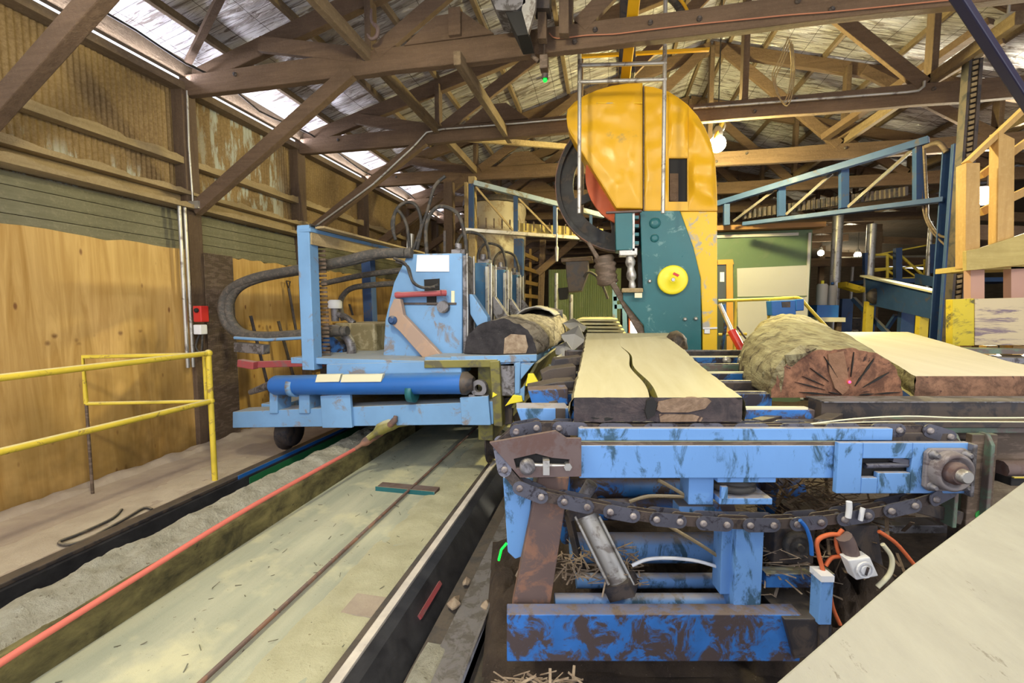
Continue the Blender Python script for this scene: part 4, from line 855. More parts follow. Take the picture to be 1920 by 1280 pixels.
# plate with the slot, right
pl = []
def plate_slot(D, dn):
    o = [(1555, 822), (1795, 823), (1797, 915), (1555, 916)]
    m = MB(TT)
    for a, b, c, d in ((1555, 1600, 823, 916), (1600, 1690, 823, 852), (1630, 1690, 878, 916), (1600, 1630, 887, 916), (1690, 1795, 823, 916)):
        m.box(rx(a), rx(b), D, D+dn, z(d), z(c))
    return m
part('take_up_plate', plate_slot(D0-.05, .025), M['blue'])
m = MB(TT); m.box(rx(1598), rx(1700), D0-.02, D0-.0, z(890), z(850)); part('slot_back', m, M['black'])
m = MB(TT); m.cyl((rx(1612), D0-.03, z(868)), (rx(1690), D0-.03, z(866)), .012, 8); m.beam((rx(1660), D0-.03, z(855)), (rx(1700), D0-.03, z(862)), .02, .02); part('tensioner_rod', m, M['chain'], bev=0)
m = MB(TT); m.box(rx(1790), rx(1797), D0-.075, D0-.04, z(918), z(823)); part('end_plate', m, M['steel'])
# flange bearing
c = Vector((rx(1748), D0-.05, z(870)))
m = MB(TT); s = .088; m.poly([c+Vector((a*s, 0, b*s)) for a, b in ((-1, -.8), (-.8, -1), (.8, -1), (1, -.8), (1, .8), (.8, 1), (-.8, 1), (-1, .8))], (0, -.02, 0)); fbk = part('flange_bearing', m, M['bearing'])
m = MB(TT); m.lathe([(.083, 0), (.078, .03), (.066, .04), (.058, .025), (.05, .02)], c+Vector((0, -.02, 0)), (0, -1, 0), 28); obj('bearing_housing', m, M['bearing'], fbk)
m = MB(TT); m.lathe([(.046, 0), (.046, .03), (.036, .035), (.036, .045)], c+Vector((0, -.03, 0)), (0, -1, 0), 24); obj('bearing_collar', m, M['rust'], fbk)
m = MB(TT); m.lathe([(.027, 0), (.027, .045), (.022, .05)], c+Vector((.0, -.05, 0)), (0, -1, 0), 20); obj('shaft', m, M['chrome'], fbk)
for a, b in ((-1, -1), (1, -1), (1, 1), (-1, 1)):
    m = MB(TT); q = c+Vector((a*.066, -.02, b*.066)); m.lathe([(.02, 0), (.02, .006), (.013, .007), (.013, .02), (.008, .026)], q, (0, -1, 0), 6); obj('bolt', m, M['steel'], fbk)
# rusty nose plate left
o_ = [(918, 830), (1042, 808), (1063, 822), (1090, 822), (1090, 893), (975, 895)]
sl = [(965, 862), (968, 852), (990, 850), (1062, 862), (1064, 872), (970, 876)]
m = MB(TT); m.ring([L(u, v, D0-.05) for u, v in o_], [L(u, v, D0-.05) for u, v in [(963, 860), (1005, 850), (1035, 858), (1068, 861), (1066, 873), (968, 878)]], (0, .02, 0)); npl = part('nose_plate', m, M['rust'], bev=0)
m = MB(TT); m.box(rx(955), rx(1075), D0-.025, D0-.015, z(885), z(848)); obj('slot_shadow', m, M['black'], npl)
m = MB(TT); q = Vector((rx(988), D0-.035, z(866))); m.lathe([(.032, 0), (.032, .03), (.02, .035)], q, (0, -1, 0), 18); obj('take_up_shaft', m, M['steel'], npl)
m = MB(TT); m.cyl((rx(1000), D0-.04, z(865)), (rx(1068), D0-.04, z(867)), .009, 8); q = Vector((rx(1022), D0-.04, z(865))); m.box(q.x-.013, q.x+.013, q.y-.03, q.y+.02, q.z-.032, q.z+.028); m.cyl((rx(1062), D0-.055, z(867)), (rx(1062), D0-.02, z(867)), .017, 6); obj('take_up_bolt', m, M['chrome'], npl)
# nose guide block & sprocket at the left, right sprocket
m = MB(TT); m.lathe([(.075, -.02), (.078, 0), (.075, .02)], (rx(990), D0+.02, z(858)), (0, 1, 0), 20); part('nose_sprocket', m, M['dark'], bev=0)
# roller chain
ch = thing('conveyor_chain', 'dark oily roller chain running around the blue conveyor frame, sagging below it', 'chain')
path = [L(u, v, D0+.012) for u, v in ((1735, 809), (1600, 808), (1450, 808), (1300, 808), (1150, 808), (1010, 804), (962, 808), (938, 832), (945, 868), (980, 906), (1024, 919), (1066, 928), (1110, 938), (1155, 947), (1203, 955), (1250, 960), (1300, 964), (1350, 967), (1400, 968), (1450, 967), (1500, 964), (1550, 958), (1600, 950), (1650, 940), (1700, 928), (1750, 915), (1795, 895), (1812, 865), (1800, 830), (1770, 812), (1735, 809))]
for i, p in enumerate(path): 
    if 9 <= i <= 24: p.y -= .05
    elif i in (8, 25): p.y -= .03
    elif i < 6 or i > 27: p.y += .045
dense = smooth(path, 12); acc = 0; pins = [dense[0]]; pitch = .0965
for a, b in zip(dense, dense[1:]):
    d = (b-a).length
    while acc+d >= pitch: k = (pitch-acc)/d; a = a.lerp(b, k); d = (b-a).length; pins.append(a.copy()); acc = 0
    acc += d
for i in range(len(pins)-1):
    a, b = pins[i], pins[i+1]; d = (b-a).normalized(); n_ = Vector((0, 1, 0)); up_ = d.cross(n_).normalized()
    w_, hw = (.026, .029) if i % 2 else (.017, .021)
    for sgn in (-1, 1):
        prof = []
        for k in range(9): an = math.pi/2+math.pi*k/8; prof.append(a+d*math.cos(an)*hw+up_*math.sin(an)*hw)
        for k in range(9): an = -math.pi/2+math.pi*k/8; prof.append(b+d*math.cos(an)*hw+up_*math.sin(an)*hw)
        if sgn == -1: m = MB(TT)
        m.poly([q+n_*(sgn*w_-.003) for q in prof], (0, .006, 0))
    if i % 2:
        m.k = 1
        for q in (a, b): m.lathe([(.014, 0), (.014, .007), (.007, .010)], q-n_*(w_+.003), (0, -1, 0), 10)
    m.k = 0; m.cyl(a-n_*.018, a+n_*.018, .012, 10)
    obj('chain_link', m, [M['chain'] if i % 2 else M['chainin'], M['bearing']], ch)
settle(ch)
# top wear strip
m = MB(TT); m.box(rx(1085), rx(1672), D0+.03, D0+.09, z(815), z(811)); part('wear_strip', m, M['dark'])
# legs & lower frame
m = MB(TT); m.poly([L(u, v, D0+.10) for u, v in ((943, 895), (1000, 895), (988, 1040), (966, 1048), (952, 1035))], (0, .05, 0)); part('tapered_leg', m, M['blue'])
m = MB(TT); m.poly([L(u, v, D0+.02) for u, v in ((1010, 895), (1068, 895), (1030, 1145), (960, 1140))], (0, .06, 0)); part('rusty_strut', m, M['rusty'])
m = MB(TT); m.box(rx(1297), rx(1345), D0+.02, D0+.12, z(950), z(893)); part('hanger_bracket', m, M['blue'])
m = MB(TT); m.box(rx(1382), rx(1434), D0-.02, D0+.10, z(1165), z(978)); part('centre_leg', m, M['blue'])
m = MB(TT); m.box(rx(1364), rx(1384), D0+.02, D0+.10, z(1120), z(978)); part('centre_leg_flange', m, M['blue'])
m = MB(TT); m.box(rx(1297), rx(1370), D0+.12, D0+.2, z(1000), z(973)); part('bracket_plate', m, M['blue'])
# rubber air bellows in the bracket
q = Vector((rx(1395), D0+.12, z(915)))
m = MB(TT); m.box(rx(1345), rx(1455), D0-.01, D0+.2, z(903), z(893)); m.box(rx(1350), rx(1450), D0-.01, D0+.2, z(944), z(932)); sb = part('bellows_bracket', m, M['blue'])
m = MB(TT); m.lathe([(.07, -.035), (.1, -.02), (.1, 0), (.085, .003), (.1, .01), (.1, .02), (.08, .032)], (q.x, D0+.1, z(918)), (0, 0, 1), 22); obj('air_bellows', m, M['rubber'], sb)
m = MB(TT); m.box(rx(1352), rx(1364), D0-.015, D0+.0, z(932), z(910)); obj('bracket_tab', m, M['blue'], sb)
# bottom beam and cross tubes
m = MB(TT); m.box(rx(950, 1.72), rx(1520, 1.72), 1.72, 1.79, L(0, 1240, 1.72).z, L(0, 1152, 1.72).z); part('bottom_beam', m, M['bluew'])
m = MB(TT); m.poly([L(u, v, 1.70) for u, v in ((1470, 1160), (1560, 1160), (1560, 1230), (1490, 1235))], (0, .3, 0)); part('frame_foot', m, M['dark'])
for v, D, r_, ua, ub, mt in ((1127, 1.88, .034, 1040, 1385, 'blue'), (1088, 2.02, .034, 1080, 1370, 'blue'), (1026, 2.2, .075, 1070, 1370, 'blue'), (955, 2.45, .06, 1060, 1370, 'bluew'), (915, 2.7, .06, 1060, 1500, 'bluew')):
    a, b = L(ua, v, D), L(ub, v, D); m = MB(TT); m.tube([a, b], r_, 14); part('cross_tube', m, M[mt], bev=0)
for D, u in ((2.6, 1045), (2.6, 1440), (2.9, 1600)):
    m = MB(TT); a = L(u, 800, D); m.box(a.x, a.x+.08, D, D+.08, -.05, 1.0); part('back_leg', m, M['blued'])
m = MB(TT); m.beam(L(1095, 905, 2.1), L(1140, 1090, 2.05), .02, .02); m.beam(L(1060, 940, 2.1), L(1095, 1090, 2.05), .04, .03); part('dark_rib', m, M['dark'])
# pneumatic cylinder
a, b = L(1098, 960, 1.95), L(1160, 1085, 1.88)
m = MB(TT); m.tube([a, b], .05, 20); pc = part('air_cylinder', m, M['chrome'], bev=0)
d = (b-a).normalized()
for e0, e1 in ((b, b+d*.06), (a-d*.05, a)): m = MB(TT); m.beam(e0, e1, .12, .12); obj('cylinder_head', m, M['dark'], pc)
for sx in (-.055, .055):
    m = MB(TT); m.cyl(a+Vector((sx, -.04, 0)), b+Vector((sx, -.04, 0)), .007, 6); obj('tie_rod', m, M['chrome'], pc)
m = MB(TT); m.cyl(a-d*.05, L(1110, 905, 1.95), .03, 12); obj('piston_rod', m, M['steel'], pc)
for k, pts_ in enumerate((((1185, 1060), (1215, 1048), (1260, 1046), (1310, 1052), (1362, 1068)), ((1230, 972), (1270, 995), (1320, 1025), (1364, 1055)), ((1180, 940), (1215, 930), (1260, 930), (1297, 932)), ((1235, 900), (1262, 915), (1290, 932)))):
    m = MB(TT); m.tube([L(u, v, 1.87) for u, v in pts_], .008, 8, sub=5); part('air_hose', m, M['whitep'] if k < 1 else M['girt'], bev=0)
# rails of the table going away
RZ = lambda n: 1.6-(.462-.036*(n-1.84))
cols = ['dark', 'blued', 'dark', 'blued', 'blued', 'gsteel', 'blued', 'dark']
for i, (D, ul, ur, mt) in enumerate(((2.02, 990, 1532, 'bluew'), (2.35, 1000, 1450, 'blued'), (2.65, 1010, 1440, 'dark'), (2.95, 1020, 1430, 'blued'), (3.3, 1030, 1700, 'gsteel'), (3.7, 1040, 1800, 'blued'), (4.1, 1060, 1900, 'dark'))):
    m = MB(TT); zt3 = RZ(D)-.015; a = L(ul, 700, D).x; b = L(ur, 700, D).x
    m.box(a, b, D, D+.07, zt3-.13 if i else zt3-.1, zt3); cr = part('cross_rail', m, M[mt])
    m = MB(TT); m.box(a+.02, b-.03, D+.005, D+.035, zt3, zt3+.01); obj('wear_bar', m, M['label'] if i in (0, 3, 5) else M['steel'], cr)
    m = MB(TT); m.box(a+.05, b, D+.07, D+.10, zt3-.05, zt3-.03); obj('inner_flange', m, M['dark'], cr)
m = MB(TT); m.box(L(1535, 765, 2.12).x, 3.6, 2.10, 2.2, L(0, 786, 2.12).z, L(0, 752, 2.12).z); part('cross_rail', m, M['dark'])
m = MB(TT); m.box(L(1535, 765, 2.12).x, 3.6, 2.085, 2.22, L(0, 752, 2.12).z-.0, L(0, 752, 2.12).z+.006); part('wear_bar', m, M['steel'], bev=0)
m = MB(TT); m.box(L(1350, 765, 2.0).x, 3.4, 1.93, 1.99, L(0, 800, 1.95).z, L(0, 789, 1.95).z); part('second_chain_rail', m, M['dark'])
# left support blocks
m = MB(TT); m.poly([L(u, v, 1.98) for u, v in ((968, 765), (1066, 765), (1066, 798), (980, 798))], (0, .12, 0)); sbk = part('support_block', m, M['blue'])
m = MB(TT); lq(m, [(1042, 766), (1060, 766), (1060, 797), (1042, 797)], 1.97, .01); obj('black_pad', m, M['dark'], sbk)
m = MB(TT); m.poly([L(u, v, 2.3) for u, v in ((990, 732), (1065, 728), (1065, 758), (998, 758))], (0, .12, 0)); part('support_block', m, M['bluew'])
m = MB(TT); m.poly([L(u, v, 2.29) for u, v in ((1030, 753), (1045, 751), (1048, 758), (1028, 759))], (0, .1, 0)); part('lock_pin', m, M['dark'])
for k, (pts_, D) in enumerate((([(1015, 700), (1030, 692), (1080, 686), (1080, 722), (1020, 722)], 2.8), ([(990, 727), (1045, 716), (1078, 714), (1075, 728), (990, 731)], 2.45), ([(1040, 674), (1090, 668), (1090, 684), (1035, 690)], 3.2))):
    m = MB(TT); m.poly([L(u, v, D) for u, v in pts_], (0, .15, 0)); part('skid_block', m, M['dark'])
t2 = t
# small rollers seen between rails
for u, v, D in ((1361, 675, 3.45), (1389, 675, 3.45), (1412, 700, 2.9)):
    m = MB(TT); q = L(u, v, D); m.lathe([(.028, 0), (.028, .03), (.014, .032), (.014, .05)], q, (0, -1, 0), 14); part('small_roller', m, M['chrome'], bev=0)
m = MB(TT); a = L(1410, 782, 1.95); b = L(1500, 775, 2.2); m.beam(L(1420, 792, 1.9), L(1500, 772, 2.25), .05, .03); m.beam(L(1540, 792, 1.9), L(1580, 772, 2.25), .06, .03); part('dark_guide', m, M['dark'])
settle(t)
# steel strapping wires on the table right
m = MB(TT)
m.tube([L(u, v, 1.84) for u, v in ((1500, 797), (1600, 785), (1700, 780), (1800, 783), (1960, 783))], .0035, 5, sub=4); m.tube([L(u, v, 1.86) for u, v in ((1440, 799), (1560, 793), (1700, 790), (1960, 791))], .003, 5, sub=4)
one('yellow_strap', m, M['label'], 'thin pale wires lying over the table rails at the right', 'wire')
# ---- right side steelwork behind the bearing
t = thing('green_brown_frame', 'brown and green steel frame with vertical plates right of the shaft bearing', 'frame')
m = MB(TT); m.box(L(1690, 800, 1.95).x, 3.3, 1.95, 2.1, L(0, 812, 1.95).z, L(0, 796, 1.95).z); part('top_beam', m, M['gsteel'])
m = MB(TT); m.box(L(1800, 850, 2.0).x, 3.3, 2.02, 2.1, L(0, 905, 2.0).z, L(0, 812, 2.0).z); part('back_plate', m, M['brown'])
for u0, u1 in ((1812, 1860),):
    m = MB(TT); a, b = L(u0, 850, 1.92).x, L(u1, 850, 1.92).x; m.box(a, b, 1.9, 1.93, L(0, 1010, 1.92).z, L(0, 812, 1.92).z); part('upright_plate', m, M['brown'])
for u in (1806, 1868):
    m = MB(TT); a = L(u, 850, 1.85).x; m.poly([(a, 1.87, L(0, 990, 1.87).z), (a, 1.87, L(0, 835, 1.87).z), (a, 1.895, L(0, 812, 1.9).z), (a, 1.93, L(0, 812, 1.9).z), (a, 1.93, L(0, 990, 1.87).z)], (.018, 0, 0)); part('stiffener_rib', m, M['gsteel'])
m = MB(TT); m.box(L(1765, 900, 2.0).x, L(1812, 900, 2.0).x, 1.97, 2.03, L(0, 980, 2.0).z, L(0, 825, 2.0).z); part('side_plate', m, M['gsteel'])
m = MB(TT); m.lathe([(.022, 0), (.022, .003)], L(1837, 965, 1.9), (0, -1, 0), 14); part('green_spot', m, plain('green_spot_paint', (.05, .35, .07), .5), bev=0)
m = MB(TT); m.tube([L(1875, 878, 2.0), L(1990, 878, 2.0)], .04, 10); part('round_bar', m, M['rust'], bev=0)
m = MB(TT); m.box(L(1873, 900, 2.0).x, L(1911, 900, 2.0).x, 1.95, 2.02, L(0, 903, 2.0).z, L(0, 887, 2.0).z); part('black_pad', m, M['black']); m = MB(TT); m.box(L(1873, 900, 2.0).x, L(1911, 900, 2.0).x, 1.94, 1.95, L(0, 887, 2.0).z, L(0, 885, 2.0).z); part('yellow_edge', m, M['yel'], bev=0)
m = MB(TT); m.beam(L(1680, 935, 1.95), L(1790, 965, 1.95), .08, .06); part('black_strut', m, M['dark'])
m = MB(TT); m.box(L(1650, 1000, 2.3).x, 2.9, 2.3, 2.4, L(0, 1000, 2.3).z, L(0, 985, 2.3).z); part('low_rail', m, M['steel'])
m = MB(TT); m.box(L(1790, 900, 2.1).x, L(1880, 900, 2.1).x, 2.0, 2.12, -.05, L(0, 960, 2.1).z); part('foot_post', m, M['dark'])
settle(t)
# debris board / floor seen through right
m = MB(TT); m.poly([(L(1560, 900, 2.75).x, 2.75, .2), (3.4, 2.75, .2), (3.4, 2.85, 1.02), (L(1560, 900, 2.75).x, 2.85, 1.02)], (0, .03, 0)); one('slatted_boards', m, rough_wood('rough_back_boards', (.16, .11, .07), (.34, .27, .18), (.3, .24, .16), along='x', sc_=1.4), 'rough dusty boards closing the gap behind the brown steel frame', 'boards')
# ---- small things in the frame
t = thing('round_valve', 'black round valve wheel between the blue leg and the hoses', 'valve')
q = L(1490, 1018, 1.85); m = MB(TT); m.lathe([(.058, 0), (.062, .01), (.06, .03), (.045, .035), (.04, .028), (.015, .03), (.015, .045)], q, (0, -1, 0), 24); obj('wheel', m, M['rubber'], t)
m = MB(TT); m.box(q.x-.09, q.x+.09, q.y, q.y+.12, q.z-.1, q.z+.08); obj('valve_body', m, M['dark'], t, .01); m = MB(TT); m.cyl(q+Vector((0, .06, -.1)), q+Vector((0, .06, -.45)), .02, 8); obj('stem_pipe', m, M['dark'], t); settle(t)
t = thing('blue_stub_post', 'short blue square post with a pale taped top, orange hose rising from it', 'post')
m = MB(TT); m.box(L(1532, 1100, 1.7).x, L(1556, 1100, 1.7).x, 1.68, 1.74, L(0, 1165, 1.7).z, L(0, 1075, 1.7).z); obj('post', m, M['blue'], t, .004)
m = MB(TT); m.box(L(1531, 1100, 1.7).x, L(1555, 1100, 1.7).x, 1.675, 1.745, L(0, 1084, 1.7).z, L(0, 1073, 1.7).z); obj('tape', m, M['labw'], t)
m = MB(TT); m.box(L(1436, 1100, 1.8).x, L(1565, 1100, 1.8).x, 1.8, 1.86, L(0, 1102, 1.8).z, L(0, 1076, 1.8).z); obj('cross_bar', m, M['blued'], t, .004)
m = MB(TT); m.box(L(1536, 1150, 1.7).x, L(1552, 1150, 1.7).x, 1.69, 1.73, -.06, L(0, 1165, 1.7).z); obj('foot', m, M['dark'], t); settle(t)
t = thing('switch_box', 'pale square switch box with a round dial hanging in the orange hoses', 'switch')
pts_ = [L(u, v, 1.66) for u, v in ((1590, 1050), (1632, 1044), (1648, 1080), (1606, 1088))]
m = MB(TT); m.poly(pts_, (0, .05, 0)); obj('box', m, M['whitep'], t, .005)
c = sum(pts_, Vector())/4; m = MB(TT); m.ring([c+Vector((.033*math.cos(k*.3927), -.005, .033*math.sin(k*.3927))) for k in range(16)], [c+Vector((.027*math.cos(k*.3927), -.005, .027*math.sin(k*.3927))) for k in range(16)], (0, -.008, 0)); m.lathe([(.018, 0), (.018, .015)], c, (0, -1, 0), 16); obj('dial', m, M['labw'], t)
m = MB(TT); m.beam(c+Vector((-.004, -.018, -.016)), c+Vector((.004, -.018, .016)), .006, .006); obj('dial_mark', m, M['dark'], t)
m = MB(TT); m.tube([L(u, v, 1.70) for u, v in ((1600, 1050), (1590, 1020), (1582, 1005))], .03, 10, sub=3); obj('dusty_sleeve', m, M['rust'], t); settle(t)
for pts_, lb, mt, r in ((((1545, 1075), (1535, 1040), (1532, 1015), (1550, 1003), (1575, 1003), (1592, 1020)), 'orange hose looping from the blue stub post to the switch box', 'orange', .009),
                        (((1580, 992), (1568, 1010), (1572, 1035), (1580, 1042), (1560, 1045), (1548, 1060)), 'second orange hose curling behind the first loop', 'orange', .008),
                        (((1648, 996), (1680, 1018), (1714, 1058)), 'orange hose running down to the pale board at the right', 'orange', .008),
                        (((1556, 1110), (1562, 1140), (1575, 1170)), 'orange hose hanging beside the blue stub post', 'orange', .008),
                        (((1655, 1020), (1672, 1045), (1668, 1075), (1645, 1100)), 'yellow-green hose by the pale board', 'label', .009),
                        (((1500, 975), (1512, 990), (1520, 1015), (1522, 1040)), 'blue cable above the round valve', 'bluec', .008),
                        (((1590, 970), (1592, 955), (1592, 940)), 'white short hose end under the chain', 'whitep', .011),
                        (((1613, 975), (1616, 960), (1618, 952)), 'second white short hose end under the chain', 'whitep', .009)):
    m = MB(TT); m.tube([L(u, v, 1.72) for u, v in pts_], r, 8, sub=5); one('hose', m, M[mt], lb, 'hose')
m = MB(TT); m.poly([L(u, v, 1.78) for u, v in ((1580, 985), (1645, 985), (1655, 1060), (1625, 1045))], (0, .02, 0)); one('dark_bracket', m, M['dark'], 'dark bracket plate behind the switch box', 'bracket')
# bark litter in the frame
T2 = TT.copy()
def flitter(name, n, box, label, mat, ls, wd, sd):
    rnd = random.Random(sd); m = MB(TT)
    for k in range(n):
        x0, x1, y0, y1, z0, z1 = box; c = Vector((rnd.uniform(x0, x1), rnd.uniform(y0, y1), rnd.uniform(z0, z1)**1)); a = rnd.uniform(0, 6.3); l = rnd.uniform(*ls)
        d = Vector((math.cos(a), math.sin(a), rnd.uniform(-.7, .7)))*l; m.beam(c-d, c+d, wd*rnd.uniform(.5, 2.5), wd*.5)
    return one(name, m, mat, label, 'litter', kind='stuff')
flitter('bark_litter', 170, (rx(1040), rx(1230), 1.84, 2.1, .38, .43), 'bark slivers piled on the lower blue tubes', M['chip'], (.015, .05), .004, 11)
flitter('bark_litter', 140, (rx(1440), rx(1560), 1.75, 2.2, .36, .58), 'tangle of splintered bark right of the blue centre leg', M['chip'], (.02, .07), .0045, 12)
flitter('bark_litter', 110, (rx(1430), rx(1600), 1.95, 2.3, .85, 1.02), 'splinters caught under the conveyor beam near the bellows', M['beamz'], (.02, .07), .004, 13)
flitter('bark_litter', 120, (rx(930), rx(1080), 1.62, 1.69, .0, .12), 'dark bark slivers heaped at the foot of the rusty strut', M['chip'], (.02, .05), .005, 14)
flitter('bark_litter', 260, (rx(1560), rx(1720), 1.8, 2.5, .45, .75), 'brown splinters spread below the switch box', M['beamz'], (.02, .08), .006, 15)
m = MB(); q = P(1100, 1265, Z=-.0)
vs = []; 
def tmound(u0, u1, D0_, D1_, z0, amp, sd, label, mat):
    m = MB(TT); vs = []; fs = []; nx, ny = 40, 24; a = L(u0, 1000, 1.8).x; b = L(u1, 1000, 1.8).x
    for j in range(ny+1):
        for i in range(nx+1):
            x = a+(b-a)*i/nx; y = D0_+(D1_-D0_)*j/ny; e = (math.sin(math.pi*i/nx)*math.sin(math.pi*j/ny))**.5
            vs.append((x, y, z0+e*amp*(.8+.7*noise.fractal(Vector((x*7, y*7, sd)), .8, 2, 5))))
    for j in range(ny):
        for i in range(nx): q = j*(nx+1)+i; fs.append((q, q+1, q+nx+2, q+nx+1))
    m.add(vs, fs, True); one('bark_mound', m, mat, label, 'debris', kind='stuff')
tmound(900, 1420, 1.85, 3.0, -.05, .28, 2, 'mound of bark litter under the blue conveyor frame', M['debris'])
tmound(1440, 1900, 1.85, 2.7, -.05, .45, 5, 'taller mound of bark litter right of the blue centre leg', M['debris'])

# ================================================================ SLABS AND LOG ON THE TABLE
def slab(name, near, far, zt0, zt1, th, mat_top, mat_side, mat_end, label, n=26, wav=.006, crack=None, tn=None):
    # near/far: lists of (r, n) along left and right edges
    t = thing(name, label, 'slab'); Lf, Rt = near, far
    def interp(E, y):
        for (r0, n0), (r1, n1) in zip(E, E[1:]):
            if n0 <= y <= n1: return r0+(r1-r0)*(y-n0)/(n1-n0)
        return E[-1][0] if y > E[-1][1] else E[0][0]
    n0, n1 = Lf[0][1], Lf[-1][1]; zt = lambda y: zt0+(zt1-zt0)*(y-n0)/(n1-n0)
    nn = 40; nx = 24; m = MB(TT); vs = []; fs = []; gs = []
    for j in range(nn+1):
        y = n0+(n1-n0)*j/nn; a, b = interp(Lf, y), interp(Rt, y)
        cx, cw = crack(j/nn, a, b) if crack else (a+(b-a)*.5, 0)
        h_ = nx//2
        for i in range(nx+1):
            if i < h_: x = a+(cx-cw-a)*i/(h_-1)
            elif i == h_: x = cx
            else: x = cx+cw+(b-cx-cw)*(i-h_-1)/(nx-h_-1)
            dx = .008*noise.noise(Vector((y*9, i, 1))) if i in (0, nx) else 0
            dy = .008*noise.noise(Vector((x*25, 3, 1))) if j == 0 else 0
            zz = zt(y)
            if crack and i == h_: zz -= min(.07, cw*5)
            vs.append((x+dx, y+dy, zz))
    for j in range(nn):
        for i in range(nx):
            q = j*(nx+1)+i; (fs if not (crack and i in (nx//2-1, nx//2) and j < nn*.6) else gs).append((q, q+1, q+nx+2, q+nx+1))
    m.add(vs, fs); obj('sawn_face', m, M[mat_top], t)
    if gs: m = MB(TT); m.add(vs, gs); obj('crack', m, M['olive'], t)
    top = vs
    def skirt(idx, nm, mt, out=(0, 0, 0), rows=5):
        m = MB(TT); v2 = []; f2 = []
        for r in range(rows+1):
            for k, q in enumerate(idx):
                p = Vector(top[q]); f = r/rows; amp = .012*noise.noise(Vector((k*.8, r*1.5, len(nm))))*min(1, r)
                bul = math.sin(math.pi*f)*.012
                v2.append((p.x+out[0]*(bul+amp+f*tnx), p.y+out[1]*(amp), zt(p.y)-th*f))
        for r in range(rows):
            for k in range(len(idx)-1): q = r*len(idx)+k; f2.append((q, q+1, q+len(idx)+1, q+len(idx)))
        m.add(v2, f2, True); obj(nm, m, mt, t)
    tnx = tn or 0
    skirt(list(range(nx+1)), 'front_end', mat_end, (0, -1))
    skirt([nn*(nx+1)+i for i in range(nx+1)], 'far_end', mat_end, (0, 1))
    skirt([j*(nx+1) for j in range(nn+1)], 'bark_edge', mat_side, (-1, 0)); skirt([j*(nx+1)+nx for j in range(nn+1)], 'bark_edge', mat_side, (1, 0))
    m = MB(TT); a0, b0, a1, b1 = Lf[0][0], Rt[0][0], Lf[-1][0], Rt[-1][0]
    m.add([(a0, n0, zt(n0)-th), (b0, n0, zt(n0)-th), (b1, n1, zt(n1)-th), (a1, n1, zt(n1)-th)], [(0, 1, 2, 3)]); obj('underside', m, M['slab'], t)
    return t
za = 1.6-.375; slp = (.375-.26)/2.74
a0 = za-slp*1.86
E1 = [LP(u, v, a0, slp) for u, v in ((1075, 745), (1082, 712), (1090, 680), (1096, 650), (1100, 624))]
E2 = [LP(u, v, a0, slp) for u, v in ((1392, 745), (1345, 710), (1312, 684), (1282, 655), (1262, 640), (1250, 632), (1262, 621))]
nmin = max(E1[0].y, E2[0].y); nmax = min(E1[-1].y, E2[-1].y)
E1[0].y = E2[0].y = nmin; E1[-1].y = E2[-1].y = nmax
ch_end = mat = endgrain('charred_slab_end', (.035, .028, .032), (.075, .055, .055), (.01, .01, .01), tuple(TT @ Vector((.6, 1.85, 1.15))))
def crk(t_, a, b):
    k = max(0, 1-t_/.6); return (a+(b-a)*(.475-.12*t_+.02*math.sin(t_*18)), .017*k**.7+.0004)
SL1 = slab('cracked_slab', [(p.x, p.y) for p in E1], [(p.x, p.y) for p in E2], a0+slp*nmin, a0+slp*nmax, .105, 'slab', M['bark'], ch_end,
     'pale split slab with a charred front end lying on the chain table', crack=crk, tn=.012)
SF = nmin
# crack in the front end, lighter wood patch
m = MB(TT); m.poly([L(u, v, SF-.012) for u, v in ((1213, 752), (1224, 744), (1232, 756), (1228, 778), (1214, 786), (1210, 770))], (0, .02, 0)); 
obj('end_crack', m, M['black'], SL1)
m = MB(TT); pp = [(1231, 768), (1236, 753), (1262, 747), (1300, 745), (1328, 747), (1334, 752), (1322, 766), (1290, 773), (1240, 773)]; lp = [(1236, 776), (1300, 777), (1318, 783), (1314, 790), (1238, 791)]
m.poly([L(u, v, SF-.006) for u, v in lp], (0, .02, 0))
m.poly([L(u, v, SF-.008) for u, v in pp], (0, .02, 0)); obj('brown_wood_patch', m, endgrain('brown_split_wood', (.16, .10, .06), (.27, .18, .12), (.07, .04, .03), tuple(TT @ Vector((.9, 1.85, 1.3)))), SL1)
# knob of bark at the far right corner
m = MB(TT); q = L(1268, 642, 4.25); vs = []
m.lathe([(.01, -.14), (.07, -.12), (.11, -.05), (.10, .04), (.07, .09), (.01, .11)], q, (0, 0, 1), 16)
for i, v in enumerate(m.v): m.v[i] = v+Vector((1, 1, 1))*.03*noise.noise(v*9)
obj('bark_knob', m, paint('dark_bark_knob', (.10, .07, .04), (.03, .02, .012), .5, scale=12, dust=.4), SL1); settle(SL1)
# second slab (right, pale wide)
z2 = 1.6-.355; b2 = (.355-.235)/2.3; a2 = z2-b2*2.33
F1 = [LP(u, v, a2, b2) for u, v in ((1716, 705), (1680, 683), (1640, 660), (1600, 640), (1568, 622))]
F2 = [LP(u, v, a2, b2) for u, v in ((2150, 705), (2010, 696), (1900, 680), (1790, 647), (1702, 622))]
nm = F1[0].y; F2[0].y = nm; nx_ = F1[-1].y; F2[-1].y = nx_
red_end = endgrain('red_brown_end', (.10, .05, .03), (.24, .125, .075), (.05, .02, .018), tuple(TT @ Vector((2.7, 2.3, 1.1))))
SL2 = slab('wide_slab', [(p.x, p.y) for p in F1], [(p.x, p.y) for p in F2], a2+b2*nm, a2+b2*nx_, .118, 'slabw', M['bark'], red_end,
     'wide cream sawn slab with a red-brown end at the right of the chain table', tn=-.02)
settle(SL2)
